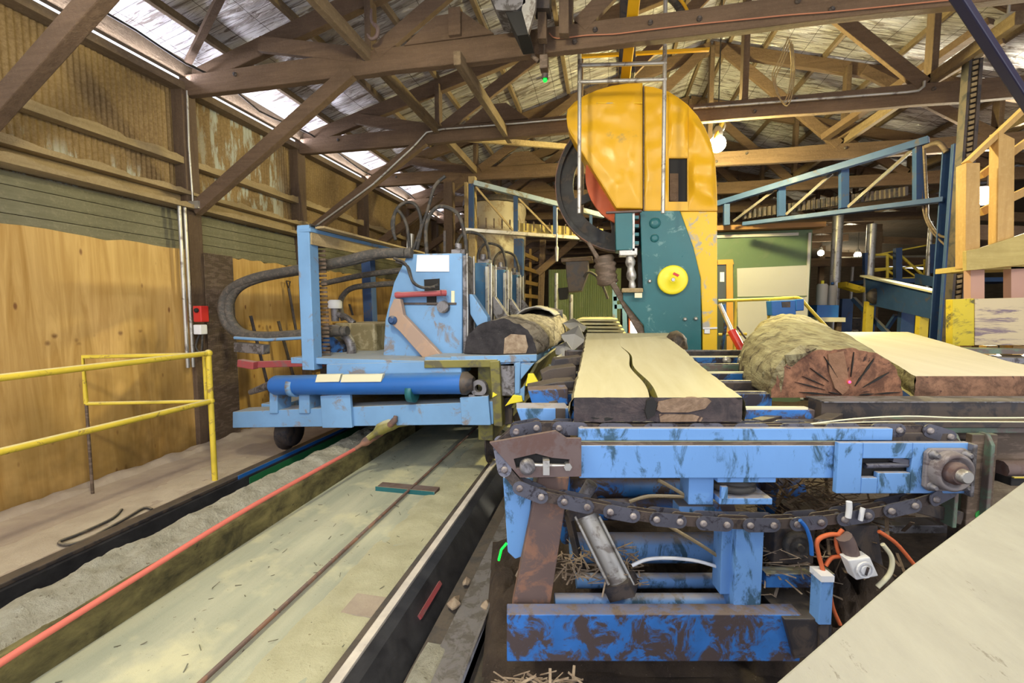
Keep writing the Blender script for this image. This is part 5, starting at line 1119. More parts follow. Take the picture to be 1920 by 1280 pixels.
# half log
t = thing('half_log', 'big half log with peeling bark and a red-brown fan-cracked end on the chain table', 'log')
rings = []
nA, nB = 2.33, 4.7
for i in range(40):
    k = i/39; n_ = nA+(nB-nA)*k
    lft = (1452-960)/820*2.33*(1-k)+(1408-960)/820*4.7*k*.992; lft -= .0*k
    rgt = (1702-960)/820*2.33*(1-k)+(1560-960)/820*4.7*k
    lft -= .16*math.sin(math.pi*min(1, k*1.1))
    z0 = L(0, 747, 2.33).z+(.04)*(k)+.005; h = .265+.14*k+.02*math.sin(k*5)
    cx = (lft+rgt)/2; hw = (rgt-lft)/2
    r_ = halfring(cx, n_, z0, hw, h, 9, .028, 60, 16); rings.append([TT @ p for p in r_])
lend = endgrain('fan_cracked_end', (.10, .042, .024), (.27, .125, .07), (.03, .012, .01), tuple(TT @ Vector((1.745, 2.33, 1.10))), 1.0)
loft(rings, 'trunk', M['bark'], t, lend)
m = MB(TT); m.poly([L(u, v, 2.322) for u, v in ((1553, 664), (1582, 658), (1590, 700), (1592, 728), (1580, 740), (1566, 728), (1556, 700))], (0, .01, 0)); obj('lighter_heart', m, two('pale_heart_wood', (.20, .105, .06), (.29, .16, .10), (.12, .06, .035), 8, 25), t)
cp_ = (1592, 742)
for k, (u, v, w_) in enumerate(((1500, 735, 3), (1492, 716, 2.5), (1520, 690, 2.5), (1546, 668, 2.5), (1602, 660, 2), (1640, 672, 4), (1668, 698, 4), (1640, 738, 2.5), (1690, 735, 2.5), (1555, 735, 2.5), (1620, 700, 3), (1505, 705, 2))):
    du, dv = u-cp_[0], v-cp_[1]; l = math.hypot(du, dv); nx_, ny_ = -dv/l*w_/2, du/l*w_/2; s0 = .35+.08*(k % 3)
    m = MB(TT); m.poly([L(cp_[0]+du*s0, cp_[1]+dv*s0, 2.322), L(cp_[0]+du*.75+nx_, cp_[1]+dv*.75+ny_, 2.322), L(u, v, 2.322), L(cp_[0]+du*.75-nx_, cp_[1]+dv*.75-ny_, 2.322)], (0, .012, 0)); obj('crack', m, M['black'], t)
m = MB(TT); q = L(1484, 674, 2.62); m.ball(q, .05, 8, .6); obj('bark_knot', m, M['char'], t)
# peeling bark flaps
for k, (pts_, D) in enumerate((([(1448, 742), (1440, 735), (1452, 690), (1470, 668), (1478, 690), (1462, 740)], 2.36), ([(1428, 700), (1440, 690), (1455, 700), (1450, 735), (1435, 725)], 2.5), ([(1470, 665), (1500, 650), (1530, 655), (1500, 668), (1478, 690)], 2.32))):
    m = MB(TT); pl = [L(u, v, D+.03*math.sin(i*2)) for i, (u, v) in enumerate(pts_)]; c = sum(pl, Vector())/len(pl)+Vector((0, -.03, .01)); n = len(pl)
    m.add(pl+[c], [(i, (i+1) % n, n) for i in range(n)]); o = obj('bark_flap', m, M['bark'], t); sl = o.modifiers.new('s', 'SOLIDIFY'); sl.thickness = .012
settle(t)
m = MB(TT); m.lathe([(.008, 0), (.006, .004)], L(1593, 716, 2.315), (0, -1, 0), 12); one('red_light_dot', m, M['redlaser'], 'tiny glowing red dot on the end of the half log', 'light')
m = MB(); m.tube([P(950, 1018, Y=1.75), P(940, 1030, Y=1.74), P(935, 1050, Y=1.74)], .005, 6); one('green_light_line', m, M['green_led'], 'short glowing green line on the debris beside the blue leg', 'light')
# foreground board
m = MB(); zb = 1.12; pts_ = [P(u, v, Z=zb) for u, v in ((1440, 1290), (1700, 1065), (1925, 898), (2080, 800))]
pts_ = pts_+[Vector((1.6, .9, zb)), Vector((1.6, .1, zb)), Vector((.25, .1, zb))]
m.poly([p-Vector((0, 0, .035)) for p in pts_], (0, 0, .035)); one('pale_board', m, M['board'], 'big pale board lying across the bottom right corner, closest to the viewer', 'board', bev=.004)
m = MB(); m.box(.5, 1.5, .15, .35, -.1, 1.083); one('board_trestle', m, M['dark'], 'dark support under the pale foreground board', 'support')
# ================================================================ BANDMILL
YM = 5.0
t = thing('bandmill', 'tall yellow and teal bandmill with a domed wheel cover', 'sawmill')
def part(name, mb, mat, par=None, bev=.008): return obj(name, mb, mat, par or t, bev)
def px(pts, y): return [P(u, v, Y=y) for u, v in pts]
def arc(cx, cy, r, a0_, a1_, n): return [(cx+r*math.cos(math.radians(a0_+(a1_-a0_)*k/n)), cy-r*math.sin(math.radians(a0_+(a1_-a0_)*k/n))) for k in range(n+1)]
def dent(o, amp=.02):                       # shallow dents of the sheet metal
    s = o.modifiers.new('sub', 'SUBSURF'); s.subdivision_type = 'SIMPLE'; s.levels = 0
# column (yellow, right)
dome = [(1205, 161), (1225, 163), (1250, 171), (1272, 183), (1292, 198), (1308, 217), (1322, 240), (1334, 268), (1341, 300), (1344, 345), (1345, 400)]
def grid_sheet(pts, y, amp, nx=26, nz=40, sd=0):
    amp *= 1.8
    # front skin cut to an outline by clamping columns between its lower and upper edge
    us = [p[0] for p in pts]; u0, u1 = min(us), max(us); m = MB(); vs = []; fs = []
    def span(u):
        c = []
        for (a, b), (d, e) in zip(pts, pts[1:]+pts[:1]):
            if (a-u)*(d-u) <= 0 and a != d: c.append(b+(e-b)*(u-a)/(d-a))
        return (min(c), max(c)) if c else (0, 0)
    for i in range(nx+1):
        u = u0+(u1-u0)*i/nx; uu = min(max(u, u0+.01), u1-.01); lo, hi = span(uu)
        for j in range(nz+1):
            v = lo+(hi-lo)*j/nz; p = P(u, v, Y=y); e = min(1, 6*min(i/nx, 1-i/nx), 6*min(j/nz, 1-j/nz))
            p.y -= amp*e*(.6+noise.noise(Vector((p.x*2.6+sd, p.z*3.2, 4))) + .5*noise.noise(Vector((p.x*7+sd, p.z*7, 8)))); vs.append(p)
    for i in range(nx):
        for j in range(nz): q = i*(nz+1)+j; fs.append((q, q+1, q+nz+2, q+nz+1))
    m.add(vs, fs, True); return m
top_r = dome[:-1]+[(1345, 395), (1205, 395)]
# cover right of the seam: solid ring around the inspection window
w0, w1, h0, h1 = 1254, 1289, 296, 378
m = MB(); D_ = .5; D2 = .05
m.poly(px([(1205, 161), (1225, 163), (w0, 172), (w0, 395), (1205, 395)], YM), (0, D_, 0)); 
m.poly(px([(w0, 172), (1272, 183), (w1, 196), (w1, h0), (w0, h0)], YM), (0, D_, 0)); m.poly(px([(w0, h1), (w1, h1), (w1, 395), (w0, 395)], YM), (0, D_, 0))
m.poly(px([(w1, 196), (1308, 217), (1322, 240), (1334, 268), (1341, 300), (1344, 345), (1345, 395), (w1, 395)], YM), (0, D_, 0))
cov = part('wheel_cover', m, M['yellow'], bev=0)
sk = grid_sheet([(1206, 163), (1225, 165), (1252, 172), (1252, 393), (1206, 393)], YM-.006, .022, 16, 50, 3); obj('dented_sheet', sk, M['yellow'], cov)
sk = grid_sheet([(1291, 200), (1308, 219), (1322, 242), (1334, 270), (1341, 300), (1343, 345), (1343, 393), (1291, 393)], YM-.006, .035, 16, 50, 9); obj('dented_sheet', sk, M['yellow'], cov)
sk = grid_sheet([(1253, 173), (1272, 185), (1290, 199), (1290, 294), (1253, 294)], YM-.006, .02, 14, 30, 5); obj('dented_sheet', sk, M['yellow'], cov)
left = [(1205, 155), (1175, 156), (1148, 160), (1120, 168), (1095, 179), (1077, 191), (1064, 205), (1062, 220), (1064, 238), (1070, 252), (1156, 390), (1205, 391)]
m = MB(); m.poly(px(left, YM-.05), (0, .42, 0)); dr = part('cover_door', m, M['yellow'])
sk = grid_sheet([(1203, 157), (1175, 158), (1148, 162), (1120, 170), (1095, 181), (1077, 193), (1066, 206), (1064, 220), (1066, 237), (1072, 252), (1158, 388), (1203, 389)], YM-.056, .022, 40, 50, 17); obj('dented_sheet', sk, M['yellow'], dr)
m = MB(); m.poly(px([(1120, 192), (1204, 192), (1204, 194), (1118, 194)], YM-.085), (0, .02, 0)); obj('panel_seam', m, M['yellowc'], dr)
m = MB(); m.poly(px([(1206, 160), (1208, 160), (1208, 395), (1206, 395)], YM-.04), (0, .05, 0)); obj('door_edge', m, M['brown'], cov)
m = MB(); m.poly(px([(w0, h0), (w1, h0), (w1, h1), (w0, h1)], YM+.03), (0, .02, 0)); obj('window_depth', m, M['black'], cov)
m = MB(); m.poly(px([(w0+2, 325), (w0+18, 325), (w0+18, 378), (w0+2, 376)], YM+.015), (0, .015, 0)); obj('pane', m, M['beam'], cov)
# yellow column
m = MB(); m.poly(px([(1275, 396), (1345, 396), (1345, 658), (1345, 760), (1317, 760), (1317, 610), (1313, 520), (1300, 470)], YM+.02), (0, .55, 0)); co_ = part('column', m, M['yellowc'])
m = MB(); m.poly(px([(1318, 614), (1345, 613), (1345, 616), (1318, 617)], YM-.0), (0, .02, 0)); m.poly(px([(1321, 616), (1331, 616), (1331, 625), (1321, 625)], YM-.0), (0, .02, 0)); obj('weld_plate', m, M['labw'], co_)
# teal body
m = MB(); m.poly(px([(1200, 395), (1275, 395), (1300, 462), (1314, 522), (1316, 760), (1210, 760), (1210, 640), (1207, 610), (1168, 562), (1168, 547), (1206, 545), (1203, 480)], YM-.02), (0, .5, 0)); tb = part('lower_body', m, M['teal'])
for u, v in ((1284, 598), (1304, 597), (1218, 527)):
    m = MB(); m.lathe([(.02, 0), (.02, .02), (.01, .03)], P(u, v, Y=YM-.02), (0, -1, 0), 8); obj('bolt', m, M['chrome'], tb)
m = MB(); q = P(1228, 418, Y=YM-.02); m.lathe([(.06, 0), (.055, .015), (.02, .02)], q, (0, -1, 0), 16); m.lathe([(.045, 0), (.04, .015), (.02, .02)], q-Vector((0, 0, .16)), (0, -1, 0), 16); obj('boss', m, M['teal'], tb)
m = MB(); q = P(1260, 525, Y=YM-.02)
m.lathe([(.150, 0), (.155, .01), (.155, .05), (.145, .06), (.12, .062), (.035, .066), (.03, .08), (.022, .082), (.02, .07)], q, (0, -1, 0), 30); hub = part('wheel_hub', m, M['hoody'], bev=0)
m = MB(); m.lathe([(.018, 0), (.018, .02)], q-Vector((0, .07, 0)), (0, -1, 0), 10); obj('hub_bolt', m, M['chrome'], hub)
m = MB(); m.poly(px([(1264, 510), (1274, 515), (1271, 519), (1261, 514)], YM-.088), (0, .004, 0)); obj('red_label', m, M['red'], hub)
# blade guide box
m = MB(); m.poly(px([(1153, 398), (1186, 398), (1186, 468), (1155, 469)], YM-.12), (0, .3, 0)); gbx = part('guide_box', m, M['teal'])
for k in range(4):
    m = MB(); m.poly(px([(1188, 404+16*k), (1198, 404+16*k), (1198, 410+16*k), (1188, 410+16*k)], YM-.08), (0, .1, 0)); obj('rack_tooth', m, M['teal'], gbx)
m = MB(); m.poly(px([(1186, 396), (1190, 396), (1190, 470), (1186, 470)], YM-.10), (0, .1, 0)); obj('rail', m, M['chrome'], gbx)
m = MB(); m.poly(px([(1136, 396), (1204, 393), (1204, 397), (1136, 400)], YM-.14), (0, .05, 0)); part('guide_bar', m, M['rust'])
# hydraulic post under the guide
m = MB(); a, b = P(1180, 470, Y=YM-.02), P(1186, 542, Y=YM-.02)
m.tube([a.lerp(b, k/14) for k in range(15)], [.07, .07, .04, .045, .055, .05, .035, .04, .05, .055, .05, .03, .035, .04, .03], 14); part('bellows_post', m, M['chrome'], bev=0)
m = MB(); m.box(a.x-.11, a.x+.08, YM-.1, YM+.06, a.z-.06, a.z+.02); part('post_cap', m, M['chrome'])
m = MB(); m.poly(px([(1166, 540), (1206, 540), (1206, 548), (1166, 548)], YM-.1), (0, .2, 0)); part('guide_shelf', m, M['girt'])
m = MB(); m.poly(px([(1190, 549), (1204, 549), (1204, 558), (1190, 558)], YM-.11), (0, .01, 0)); part('yellow_tag', m, M['label'], bev=0)
m = MB(); m.poly(px([(1196, 475), (1204, 475), (1206, 545), (1196, 545)], YM+.05), (0, .1, 0)); part('dark_backing', m, M['black'])
m = MB(); m.poly(px([(1100, 455), (1106, 452), (1212, 622), (1212, 640), (1205, 640)], YM+.02), (0, .12, 0)); part('blade_guard', m, M['brown'])
m = MB(); a = P(1132, 480, Y=YM+.1); b = P(1140, 535, Y=YM+.1)
m.tube([a.lerp(b, k/10) for k in range(11)], [.10, .12, .10, .13, .11, .12, .10, .12, .11, .12, .08], 12); part('dusty_sleeve', m, M['brown'], bev=0)
# wheel
ce = P(1175, 325, Y=YM+.28); R_ = .88
ce = P(1172, 342, Y=YM+.28)
rO = (ce-P(1043, 342, Y=YM+.28)).length
m = MB(); m.lathe([(rO, -.09), (rO, .09), (rO-.06, .09), (rO-.06, .03), (rO-.20, .03), (rO-.20, -.03), (rO-.06, -.03), (rO-.06, -.09), (rO, -.09)], ce, (0, 1, 0), 56); 
m = MB(); n = 56; vs = []; fs = []; pr = [(rO, -.09), (rO, .09), (rO-.05, .09), (rO-.05, .03), (rO-.20, .03), (rO-.20, -.03), (rO-.05, -.03), (rO-.05, -.09)]
for r, h in pr:
    for k in range(n): a = 2*math.pi*k/n; vs.append((ce.x+r*math.cos(a), ce.y+h, ce.z+r*math.sin(a)))
for i in range(len(pr)):
    i2 = (i+1) % len(pr)
    for k in range(n): j = (k+1) % n; fs.append((i*n+k, i*n+j, i2*n+j, i2*n+k))
m.add(vs, fs, False); wh = part('band_wheel', m, M['wheelb'], bev=0)
m = MB(); n = 56; vs = []; fs = []
for r, h in ((rO+.004, -.10), (rO+.004, .08)):
    for k in range(n): a = 2*math.pi*k/n; vs.append((ce.x+r*math.cos(a), ce.y+h, ce.z+r*math.sin(a)))
for k in range(n): j = (k+1) % n; fs.append((k, j, n+j, n+k))
m.add(vs, fs, True); bs_ = obj('saw_blade', m, M['rusty'], wh); so_ = bs_.modifiers.new('s', 'SOLIDIFY'); so_.thickness = .01
m = MB(); m.lathe([(.62, -.03), (.62, .03)], P(1204, 322, Y=YM+.16), (0, 1, 0), 40); obj('wheel_web', m, M['orangew'], wh)
for k in range(6):
    a = math.radians(20+60*k); m = MB(); m.beam(ce+Vector((math.cos(a)*.2, .0, math.sin(a)*.2)), ce+Vector((math.cos(a)*(rO-.15), 0, math.sin(a)*(rO-.15))), .09, .05, up=(0, 1, 0)); obj('spoke', m, M['wheelb'], wh)
m = MB(); m.poly(px([(1135, 330), (1205, 330), (1205, 460), (1150, 460)], YM+.36), (0, .1, 0)); part('wheel_guard', m, M['dark'])
# base plinth on the floor
m = MB(); a = P(1205, 700, Y=YM).x; b = P(1345, 700, Y=YM).x; m.box(a, b, YM, YM+.5, -.08, P(1300, 750, Y=YM).z); part('plinth', m, M['teal'])
# yellow strut from the roof to the mill top
m = MB(); m.beam(P(1172, 152, Y=5.05), P(1196, -60, Y=3.75), .10, .03, up=(0, 1, 0)); part('roof_strut', m, M['yellow'])
m = MB(); m.box(P(1160, 155, Y=5.05).x, P(1190, 155, Y=5.05).x, 4.97, 5.2, P(0, 158, Y=5.05).z-.0, P(1170, 145, Y=5.05).z); part('strut_foot', m, M['dark'])
settle(t)
# ladder frame of grey pipe hanging in front
t = thing('pipe_hanger', 'grey pipe ladder frame hanging in front of the bandmill cover', 'ladder'); y = 4.62
for u0, v0, u1, v1 in ((1087, 108, 1086, 400), (1248, -30, 1243, 400)):
    m = MB(); m.cyl(P(u0, v0, Y=y), P(u1, v1, Y=y), .02, 10); obj('upright', m, M['chrome'], t)
for v in (122, 153):
    m = MB(); m.cyl(P(1084, v+1, Y=y), P(1250, v-4, Y=y), .02, 10); obj('rung', m, M['chrome'], t)
for u0, u1 in ((1087, 1087), ):
    m = MB(); m.cyl(P(1087, 110, Y=y), P(1087, 100, Y=y)+Vector((0, -.25, .1)), .02, 8); obj('hook', m, M['chrome'], t)
settle(t)
# yellow crane hook arc at the top right of the strut
m = MB(); m.tube([P(u, v, Y=5.6) for u, v in ((1240, -20), (1268, 5), (1288, 40))], .05, 8, sub=5); one('black_hose_arc', m, M['rubber'], 'thick black hose arching down over the nearest chord right of the yellow strut', 'hose')
m = MB(); m.tube([P(u, v, Y=5.55) for u, v in ((1255, -20), (1280, 5), (1297, 38))], .018, 8, sub=5); one('yellow_pipe_arc', m, M['yellow'], 'thin yellow bent pipe beside the thick black hose arch', 'pipe')
m = MB(); m.beam(P(1085, 106, Y=5.6), P(1330, 93, Y=5.6), .04, .03); one('yellow_rail', m, M['yellow'], 'thin yellow rail just below the nearest full chord', 'rail')
# saw head / motor left of the mill
t = thing('saw_motor', 'dark dusty motor unit hanging left of the bandmill above the green far wall', 'motor'); y = 6.6
m = MB(); m.poly(px([(1060, 487), (1103, 484), (1103, 510), (1090, 545), (1066, 548), (1062, 520)], y), (0, .35, 0)); obj('housing', m, M['dark'], t, .01)
m = MB(); m.poly(px([(1052, 484), (1110, 480), (1112, 488), (1052, 491)], y-.02), (0, .4, 0)); obj('top_plate', m, M['brown'], t, .005)
m = MB(); m.poly(px([(1046, 540), (1066, 538), (1064, 560), (1048, 562)], y), (0, .2, 0)); obj('gearbox', m, M['black'], t, .01)
m = MB(); m.tube(px([(1095, 520), (1105, 510), (1125, 525), (1140, 560)], y), .02, 8, sub=4); obj('lead', m, M['rubber'], t)
m = MB(); m.box(P(1085, 500, Y=y).x, P(1092, 500, Y=y).x, y+.1, y+.15, P(0, 485, Y=y).z, 4.0); obj('drop_rod', m, M['dark'], t); settle(t)
# ================================================================ BEHIND THE MILL, LEFT
# wrapped bin
t = thing('wrapped_duct', 'tall plastic-wrapped pale duct standing behind the carriage knees', 'duct'); q = P(930, 500, Y=9.2)
m = MB(); n = 40; vs = []; fs = []
for j in range(30):
    z_ = 3.75*j/29
    for k in range(n): a = 2*math.pi*k/n; r = .62+.05*noise.fractal(Vector((math.cos(a)*3, z_*2, math.sin(a)*3)), .8, 2, 4); vs.append((q.x+r*math.cos(a), q.y+r*math.sin(a), z_))
for j in range(29):
    for k in range(n): i2 = (k+1) % n; fs.append((j*n+k, j*n+i2, j*n+n+i2, j*n+n+k))
m.add(vs, fs, True); m.add([vs[29*n+k] for k in range(n)], [tuple(range(n))]); obj('wrapping', m, M['wrap'] if 'wrap' in M else paint('wrinkled_plastic_wrap', (.48, .40, .28), (.30, .22, .14), .45, rough=.3, scale=4), t)
m = MB(); m.lathe([(.7, 3.75), (.7, 3.85), (.3, 3.95)], (q.x, q.y, 0), (0, 0, 1), 24); obj('lid', m, M['dark'], t); settle(t)
# posts
pl_ = ['dark timber post left of the wrapped duct', 'tan steel post at the end of the blue gantry', 'second tan steel post beside the gantry end']
for i, (u, v0, v1, y, w_) in enumerate(((842, 342, 560, 7.6, .16), (886, 332, 520, 7.4, .12), (874, 342, 500, 7.7, .06))):
    a = P(u, v0, Y=y); m = MB(); m.beam((a.x, y, -.02), (a.x, y, a.z), w_, w_, up=(0, 1, 0)); one('gantry_post', m, M['beamz'] if i == 0 else M['yel'] if i == 9 else M['girt'], pl_[i], 'post', bev=.006)
# blue gantry truss (left)
t = thing('gantry_truss', 'light blue steel gantry truss sloping down behind the bandmill wheel, cable tray inside', 'gantry')
y0 = 7.2; y1_ = 8.0
def gp(u, v): 
    k = (u-880)/250; return P(u, v, Y=y0+(y1_-y0)*k)
m = MB(); m.beam(gp(888, 343), gp(1132, 405), .10, .08); obj('top_chord', m, M['greyblue'], t, .004)
m = MB(); m.beam(gp(872, 431), gp(1135, 450), .10, .06); obj('bottom_chord', m, M['chrome'], t, .004)
for u, va, vb, w_ in ((967, 366, 437, .07), (1040, 383, 442, .05), (1108, 400, 446, .05), (884, 345, 432, .08)):
    m = MB(); m.beam(gp(u, va), gp(u, vb), w_, .06, up=(0, 1, 0)); obj('upright', m, M['bluep'], t)
for a, b in (((892, 350), (962, 432)), ((972, 372), (1035, 436)), ((1044, 388), (1105, 444))):
    m = MB(); m.beam(gp(*a), gp(*b), .035, .03); obj('diagonal', m, M['girt'], t)
m = MB(); m.beam(gp(972, 425)+Vector((0, .12, 0)), gp(1130, 436)+Vector((0, .12, 0)), .03, .17); tray = obj('cable_tray', m, M['freshx'], t)
m = MB()
for k in range(16):
    u = 895+k*15; v = 420+k*1.2; a = gp(u, v-14)+Vector((0, .05, 0)); m.beam(a, a-Vector((0, 0, .16)), .02, .03, up=(0, 1, 0))
obj('tray_links', m, M['brown'], t)
m = MB(); a = P(973, 448, Y=7.5); m.beam((a.x, 7.5, 0), (a.x, 7.5, a.z), .16, .12, up=(0, 1, 0)); obj('leg', m, M['bluep'], t, .006); settle(t)
# small brace under gantry, hanging pipes
m = MB(); m.beam(P(1080, 450, Y=8.3), P(1008, 512, Y=8.3), .07, .12); one('timber_brace', m, M['beam'], 'brown diagonal timber under the blue gantry left of the wheel', 'brace')
m = MB(); m.beam(P(1013, 600, Y=8.4), P(1018, 450, Y=8.4), .10, .12, up=(0, 1, 0)); m2 = m; one('timber_post', m, M['beamz'], 'brown timber post at the foot of the diagonal under the blue gantry', 'post')
for i, (u, v0, v1, y, r) in enumerate(((1044, 390, 490, 6.8, .016), (1043, 512, 600, 7.2, .03), (1071, 552, 605, 7.8, .035))):
    a = P(u, v0, Y=y); b = P(u, v1, Y=y); m = MB()
    if i == 0: m.tube([a, a.lerp(b, .7), a.lerp(b, .75), b], [.012, .012, .03, .02], 8)
    else: m.cyl(Vector((a.x, y, 0)), a, r, 10)
    one('grey_pipe', m, M['chrome'], ['thin cord with a pale pull handle hanging left of the bandmill wheel', 'grey upright pipe below the cord, left of the dark motor', 'short grey upright pipe in front of the far green wall'][i], 'pipe')
# slatted side (pallet-like light boards left of the far door)
m = MB()
for k in range(7): z_ = .9+.35*k; m.beam(P(985, 560, Y=9.5)*1 if False else Vector((-2.2, 9.5, z_)), Vector((-1.9, 12.5, z_)), .05, .10)
for y in (9.6, 11, 12.4): m.beam((-2.08, y, -.02), (-2.08, y, 3.3), .08, .06, up=(1, 0, 0))
one('slatted_screen', m, M['fresh'], 'pale slatted timber screen beyond the blue gantry leg', 'screen')
# green corrugated far wall and bright doorway
m = MB(); vs = []; fs = []; a = P(1030, 500, Y=14).x; b = P(1165, 500, Y=14).x; n = 160
for i in range(n+1):
    x = a+(b-a)*i/n; vs += [(x, 14+.02*math.cos(i*1.3), 0), (x, 14+.02*math.cos(i*1.3), 2.85)]
fs = [(2*i, 2*i+2, 2*i+3, 2*i+1) for i in range(n)]; m.add(vs, fs, True)
o = one('green_partition', m, paint('pale_green_sheet', (.30, .38, .18), (.36, .42, .24), .4, scale=2, grime=.1), 'pale green ribbed partition in the far hall left of the bandmill', 'partition'); sl = o.modifiers.new('s', 'SOLIDIFY'); sl.thickness = .03
t = thing('blue_stand', 'blue steel stand in the background beside the blade guard', 'stand')
for u0, v0, u1, v1 in ((1152, 520, 1153, 610), (1170, 560, 1172, 620), (1150, 560, 1200, 556), (1152, 575, 1205, 572)):
    m = MB(); m.beam(P(u0, v0, Y=7.4), P(u1, v1, Y=7.4), .07, .07, up=(0, 1, 0)); obj('bar', m, M['blues'], t)
m = MB(); a = P(1152, 610, Y=7.4); m.beam(a, (a.x, 7.4, -.02), .07, .07, up=(0, 1, 0)); m2 = P(1172, 620, Y=7.4); m.beam(m2, (m2.x, 7.4, -.02), .07, .07, up=(0, 1, 0)); obj('leg', m, M['blues'], t); settle(t)
t = thing('lit_doorway', 'small glowing white doorway with an orange frame beside the teal body of the bandmill', 'doorway')
m = MB(); m.poly(px([(1182, 584), (1197, 582), (1197, 624), (1182, 624)], 7.8), (0, .02, 0)); obj('bright_pane', m, plain('sunlit_opening', (1, .98, .9), .5, 0, 5, (1, .97, .88)), t)
for pts_ in ([(1179, 580), (1182, 580), (1182, 628), (1179, 628)], [(1197, 580), (1203, 580), (1203, 628), (1197, 628)]):
    m = MB(); m.poly(px(pts_, 7.78), (0, .05, 0)); obj('frame', m, M['orange'], t)
m = MB(); a = P(1182, 626, Y=7.8); b = P(1200, 626, Y=7.8); m.box(a.x, b.x, 7.78, 7.9, -.05, a.z); obj('sill_wall', m, M['labw'], t); settle(t)
# stacked boards in the background centre
bs3 = ['topmost', 'second', 'third', 'fourth', 'lowest']
a = P(1095, 622, Y=6.4); b = P(1158, 622, Y=6.4)
for k in range(5):
    z_ = P(1130, 598+6.5*k, Y=6.4).z; m = MB(); m.box(a.x+.05*k-.1, b.x+.03*k, 6.3, 8.2, z_-.03, z_); one('stacked_board', m, M['slab'], f'{bs3[k]} pale board in the small stack behind the split slab', 'board', 'boards stacked behind the split slab')
m = MB(); m.box(a.x-.1, b.x, 6.4, 8.1, -.06, P(1130, 598+26, Y=6.4).z-.03); one('stack_bearer', m, M['dark'], 'dark bearer under the small stack of pale boards', 'support')
# ================================================================ BEHIND THE MILL, RIGHT
# green hut
YH = 8.6; t = thing('green_hut', 'green-walled hut with white panels and a brown roof edge behind the yellow bandmill column', 'hut')
xa = P(1330, 500, Y=YH).x; xb = P(1520, 500, Y=YH).x; zt4 = P(1400, 434, Y=YH).z
m = MB(); m.box(xa, xb, YH, YH+2.5, -.06, zt4); obj('wall', m, M['green'], t)
m = MB(); m.beam((xa, YH-.05, zt4+.05), (xb+.12, YH-.05, zt4+.05), .3, .08); obj('roof_edge', m, plain('brown_fascia', (.24, .12, .04), .7), t)
m = MB(); m.box(P(1512, 500, Y=YH).x, P(1517, 500, Y=YH).x, YH-.03, YH, .0, zt4-.06); m.box(xa, P(1517, 0, Y=YH).x, YH-.03, YH, zt4-.1, zt4-.05); obj('white_trim', m, M['white'], t)
m = MB(); m.poly(px([(1382, 503), (1513, 497), (1513, 640), (1384, 640)], YH-.02), (0, .02, 0)); obj('white_panel', m, M['white'], t)
m = MB(); m.poly(px([(1383, 556), (1513, 554), (1513, 556), (1383, 558)], YH-.03), (0, .02, 0)); obj('panel_joint', m, M['green'], t)
d = MB(); d.poly(px([(1346, 487), (1374, 486), (1376, 495), (1346, 496)], YH-.06), (0, .06, 0)); d.poly(px([(1362, 495), (1374, 495), (1376, 680), (1363, 680)], YH-.06), (0, .06, 0)); obj('orange_door_frame', d, plain('orange_timber', (.50, .25, .04), .6), t)
d = MB(); d.poly(px([(1346, 496), (1362, 496), (1363, 680), (1346, 680)], YH-.03), (0, .02, 0)); obj('doorway', d, M['glass'], t)
d = MB(); d.poly(px([(1350, 510), (1358, 510), (1358, 528), (1350, 528)], YH-.04), (0, .01, 0)); obj('notice', d, M['labw'], t); settle(t)
# yellow railing by the hut, blue box, red ram
t = thing('hut_railing', 'yellow pipe railing in front of the green hut', 'railing'); y = 6.6
m = MB(); m.tube(px([(1347, 564), (1430, 561), (1485, 558), (1500, 560), (1512, 572), (1558, 622)], y), .022, 8, sub=3); obj('top_pipe', m, M['yel'], t)
for (u, v) in ((1380, 563), (1443, 561)):
    a = P(u, v, Y=y); m = MB(); m.cyl((a.x, y, -.03), a, .02, 8); obj('post', m, M['yel'], t)
m = MB(); m.tube(px([(1347, 627), (1400, 626)], y), .02, 8); obj('low_pipe', m, M['yel'], t); settle(t)
t = thing('blue_motor_box', 'bright blue electrical box on the yellow railing above the half log', 'box'); y = 6.5
m = MB(); m.poly(px([(1446, 564), (1493, 562), (1493, 590), (1448, 592)], y-.1), (0, .2, 0)); obj('case', m, M['bluec'], t, .01)
m = MB(); m.poly(px([(1493, 561), (1508, 560), (1508, 582), (1493, 583)], y-.12), (0, .1, 0)); obj('side_box', m, M['bluec'], t, .01)
m = MB(); m.poly(px([(1466, 566), (1482, 565), (1482, 576), (1467, 576)], y-.11), (0, .01, 0)); obj('rating_plate', m, M['dark'], t); settle(t)
t = thing('red_ram', 'red hydraulic ram with a shiny rod leaning beside the yellow column', 'ram')
a, b, c = P(1349, 570, Y=5.3), P(1372, 620, Y=5.2), P(1392, 657, Y=5.1)
m = MB(); m.cyl(a, b, .022, 10); obj('rod', m, M['chrome'], t); m = MB(); m.cyl(b, c+(c-b)*.6, .045, 14); obj('barrel', m, M['red'], t)
m = MB(); m.tube([b+Vector((.05, 0, .05)), b+Vector((.12, 0, -.05)), c+Vector((.1, 0, .05))], .01, 6, sub=4); obj('hose', m, M['rubber'], t)
m = MB(); m.beam(c+(c-b)*.6+Vector((0, 0, -.02)), (c.x+.05, 5.1, -.05), .12, .12); obj('ram_stand', m, M['dark'], t); settle(t)
m = MB(); m.tube([P(1357, 570, Y=5.4), P(1360, 610, Y=5.4), P(1353, 655, Y=5.4), P(1353, 700, Y=5.4), P(1353, 850, Y=5.4)], .02, 8, sub=4); one('blue_hose', m, M['blued'], 'dark blue hose hanging between the yellow column and the red ram', 'hose')
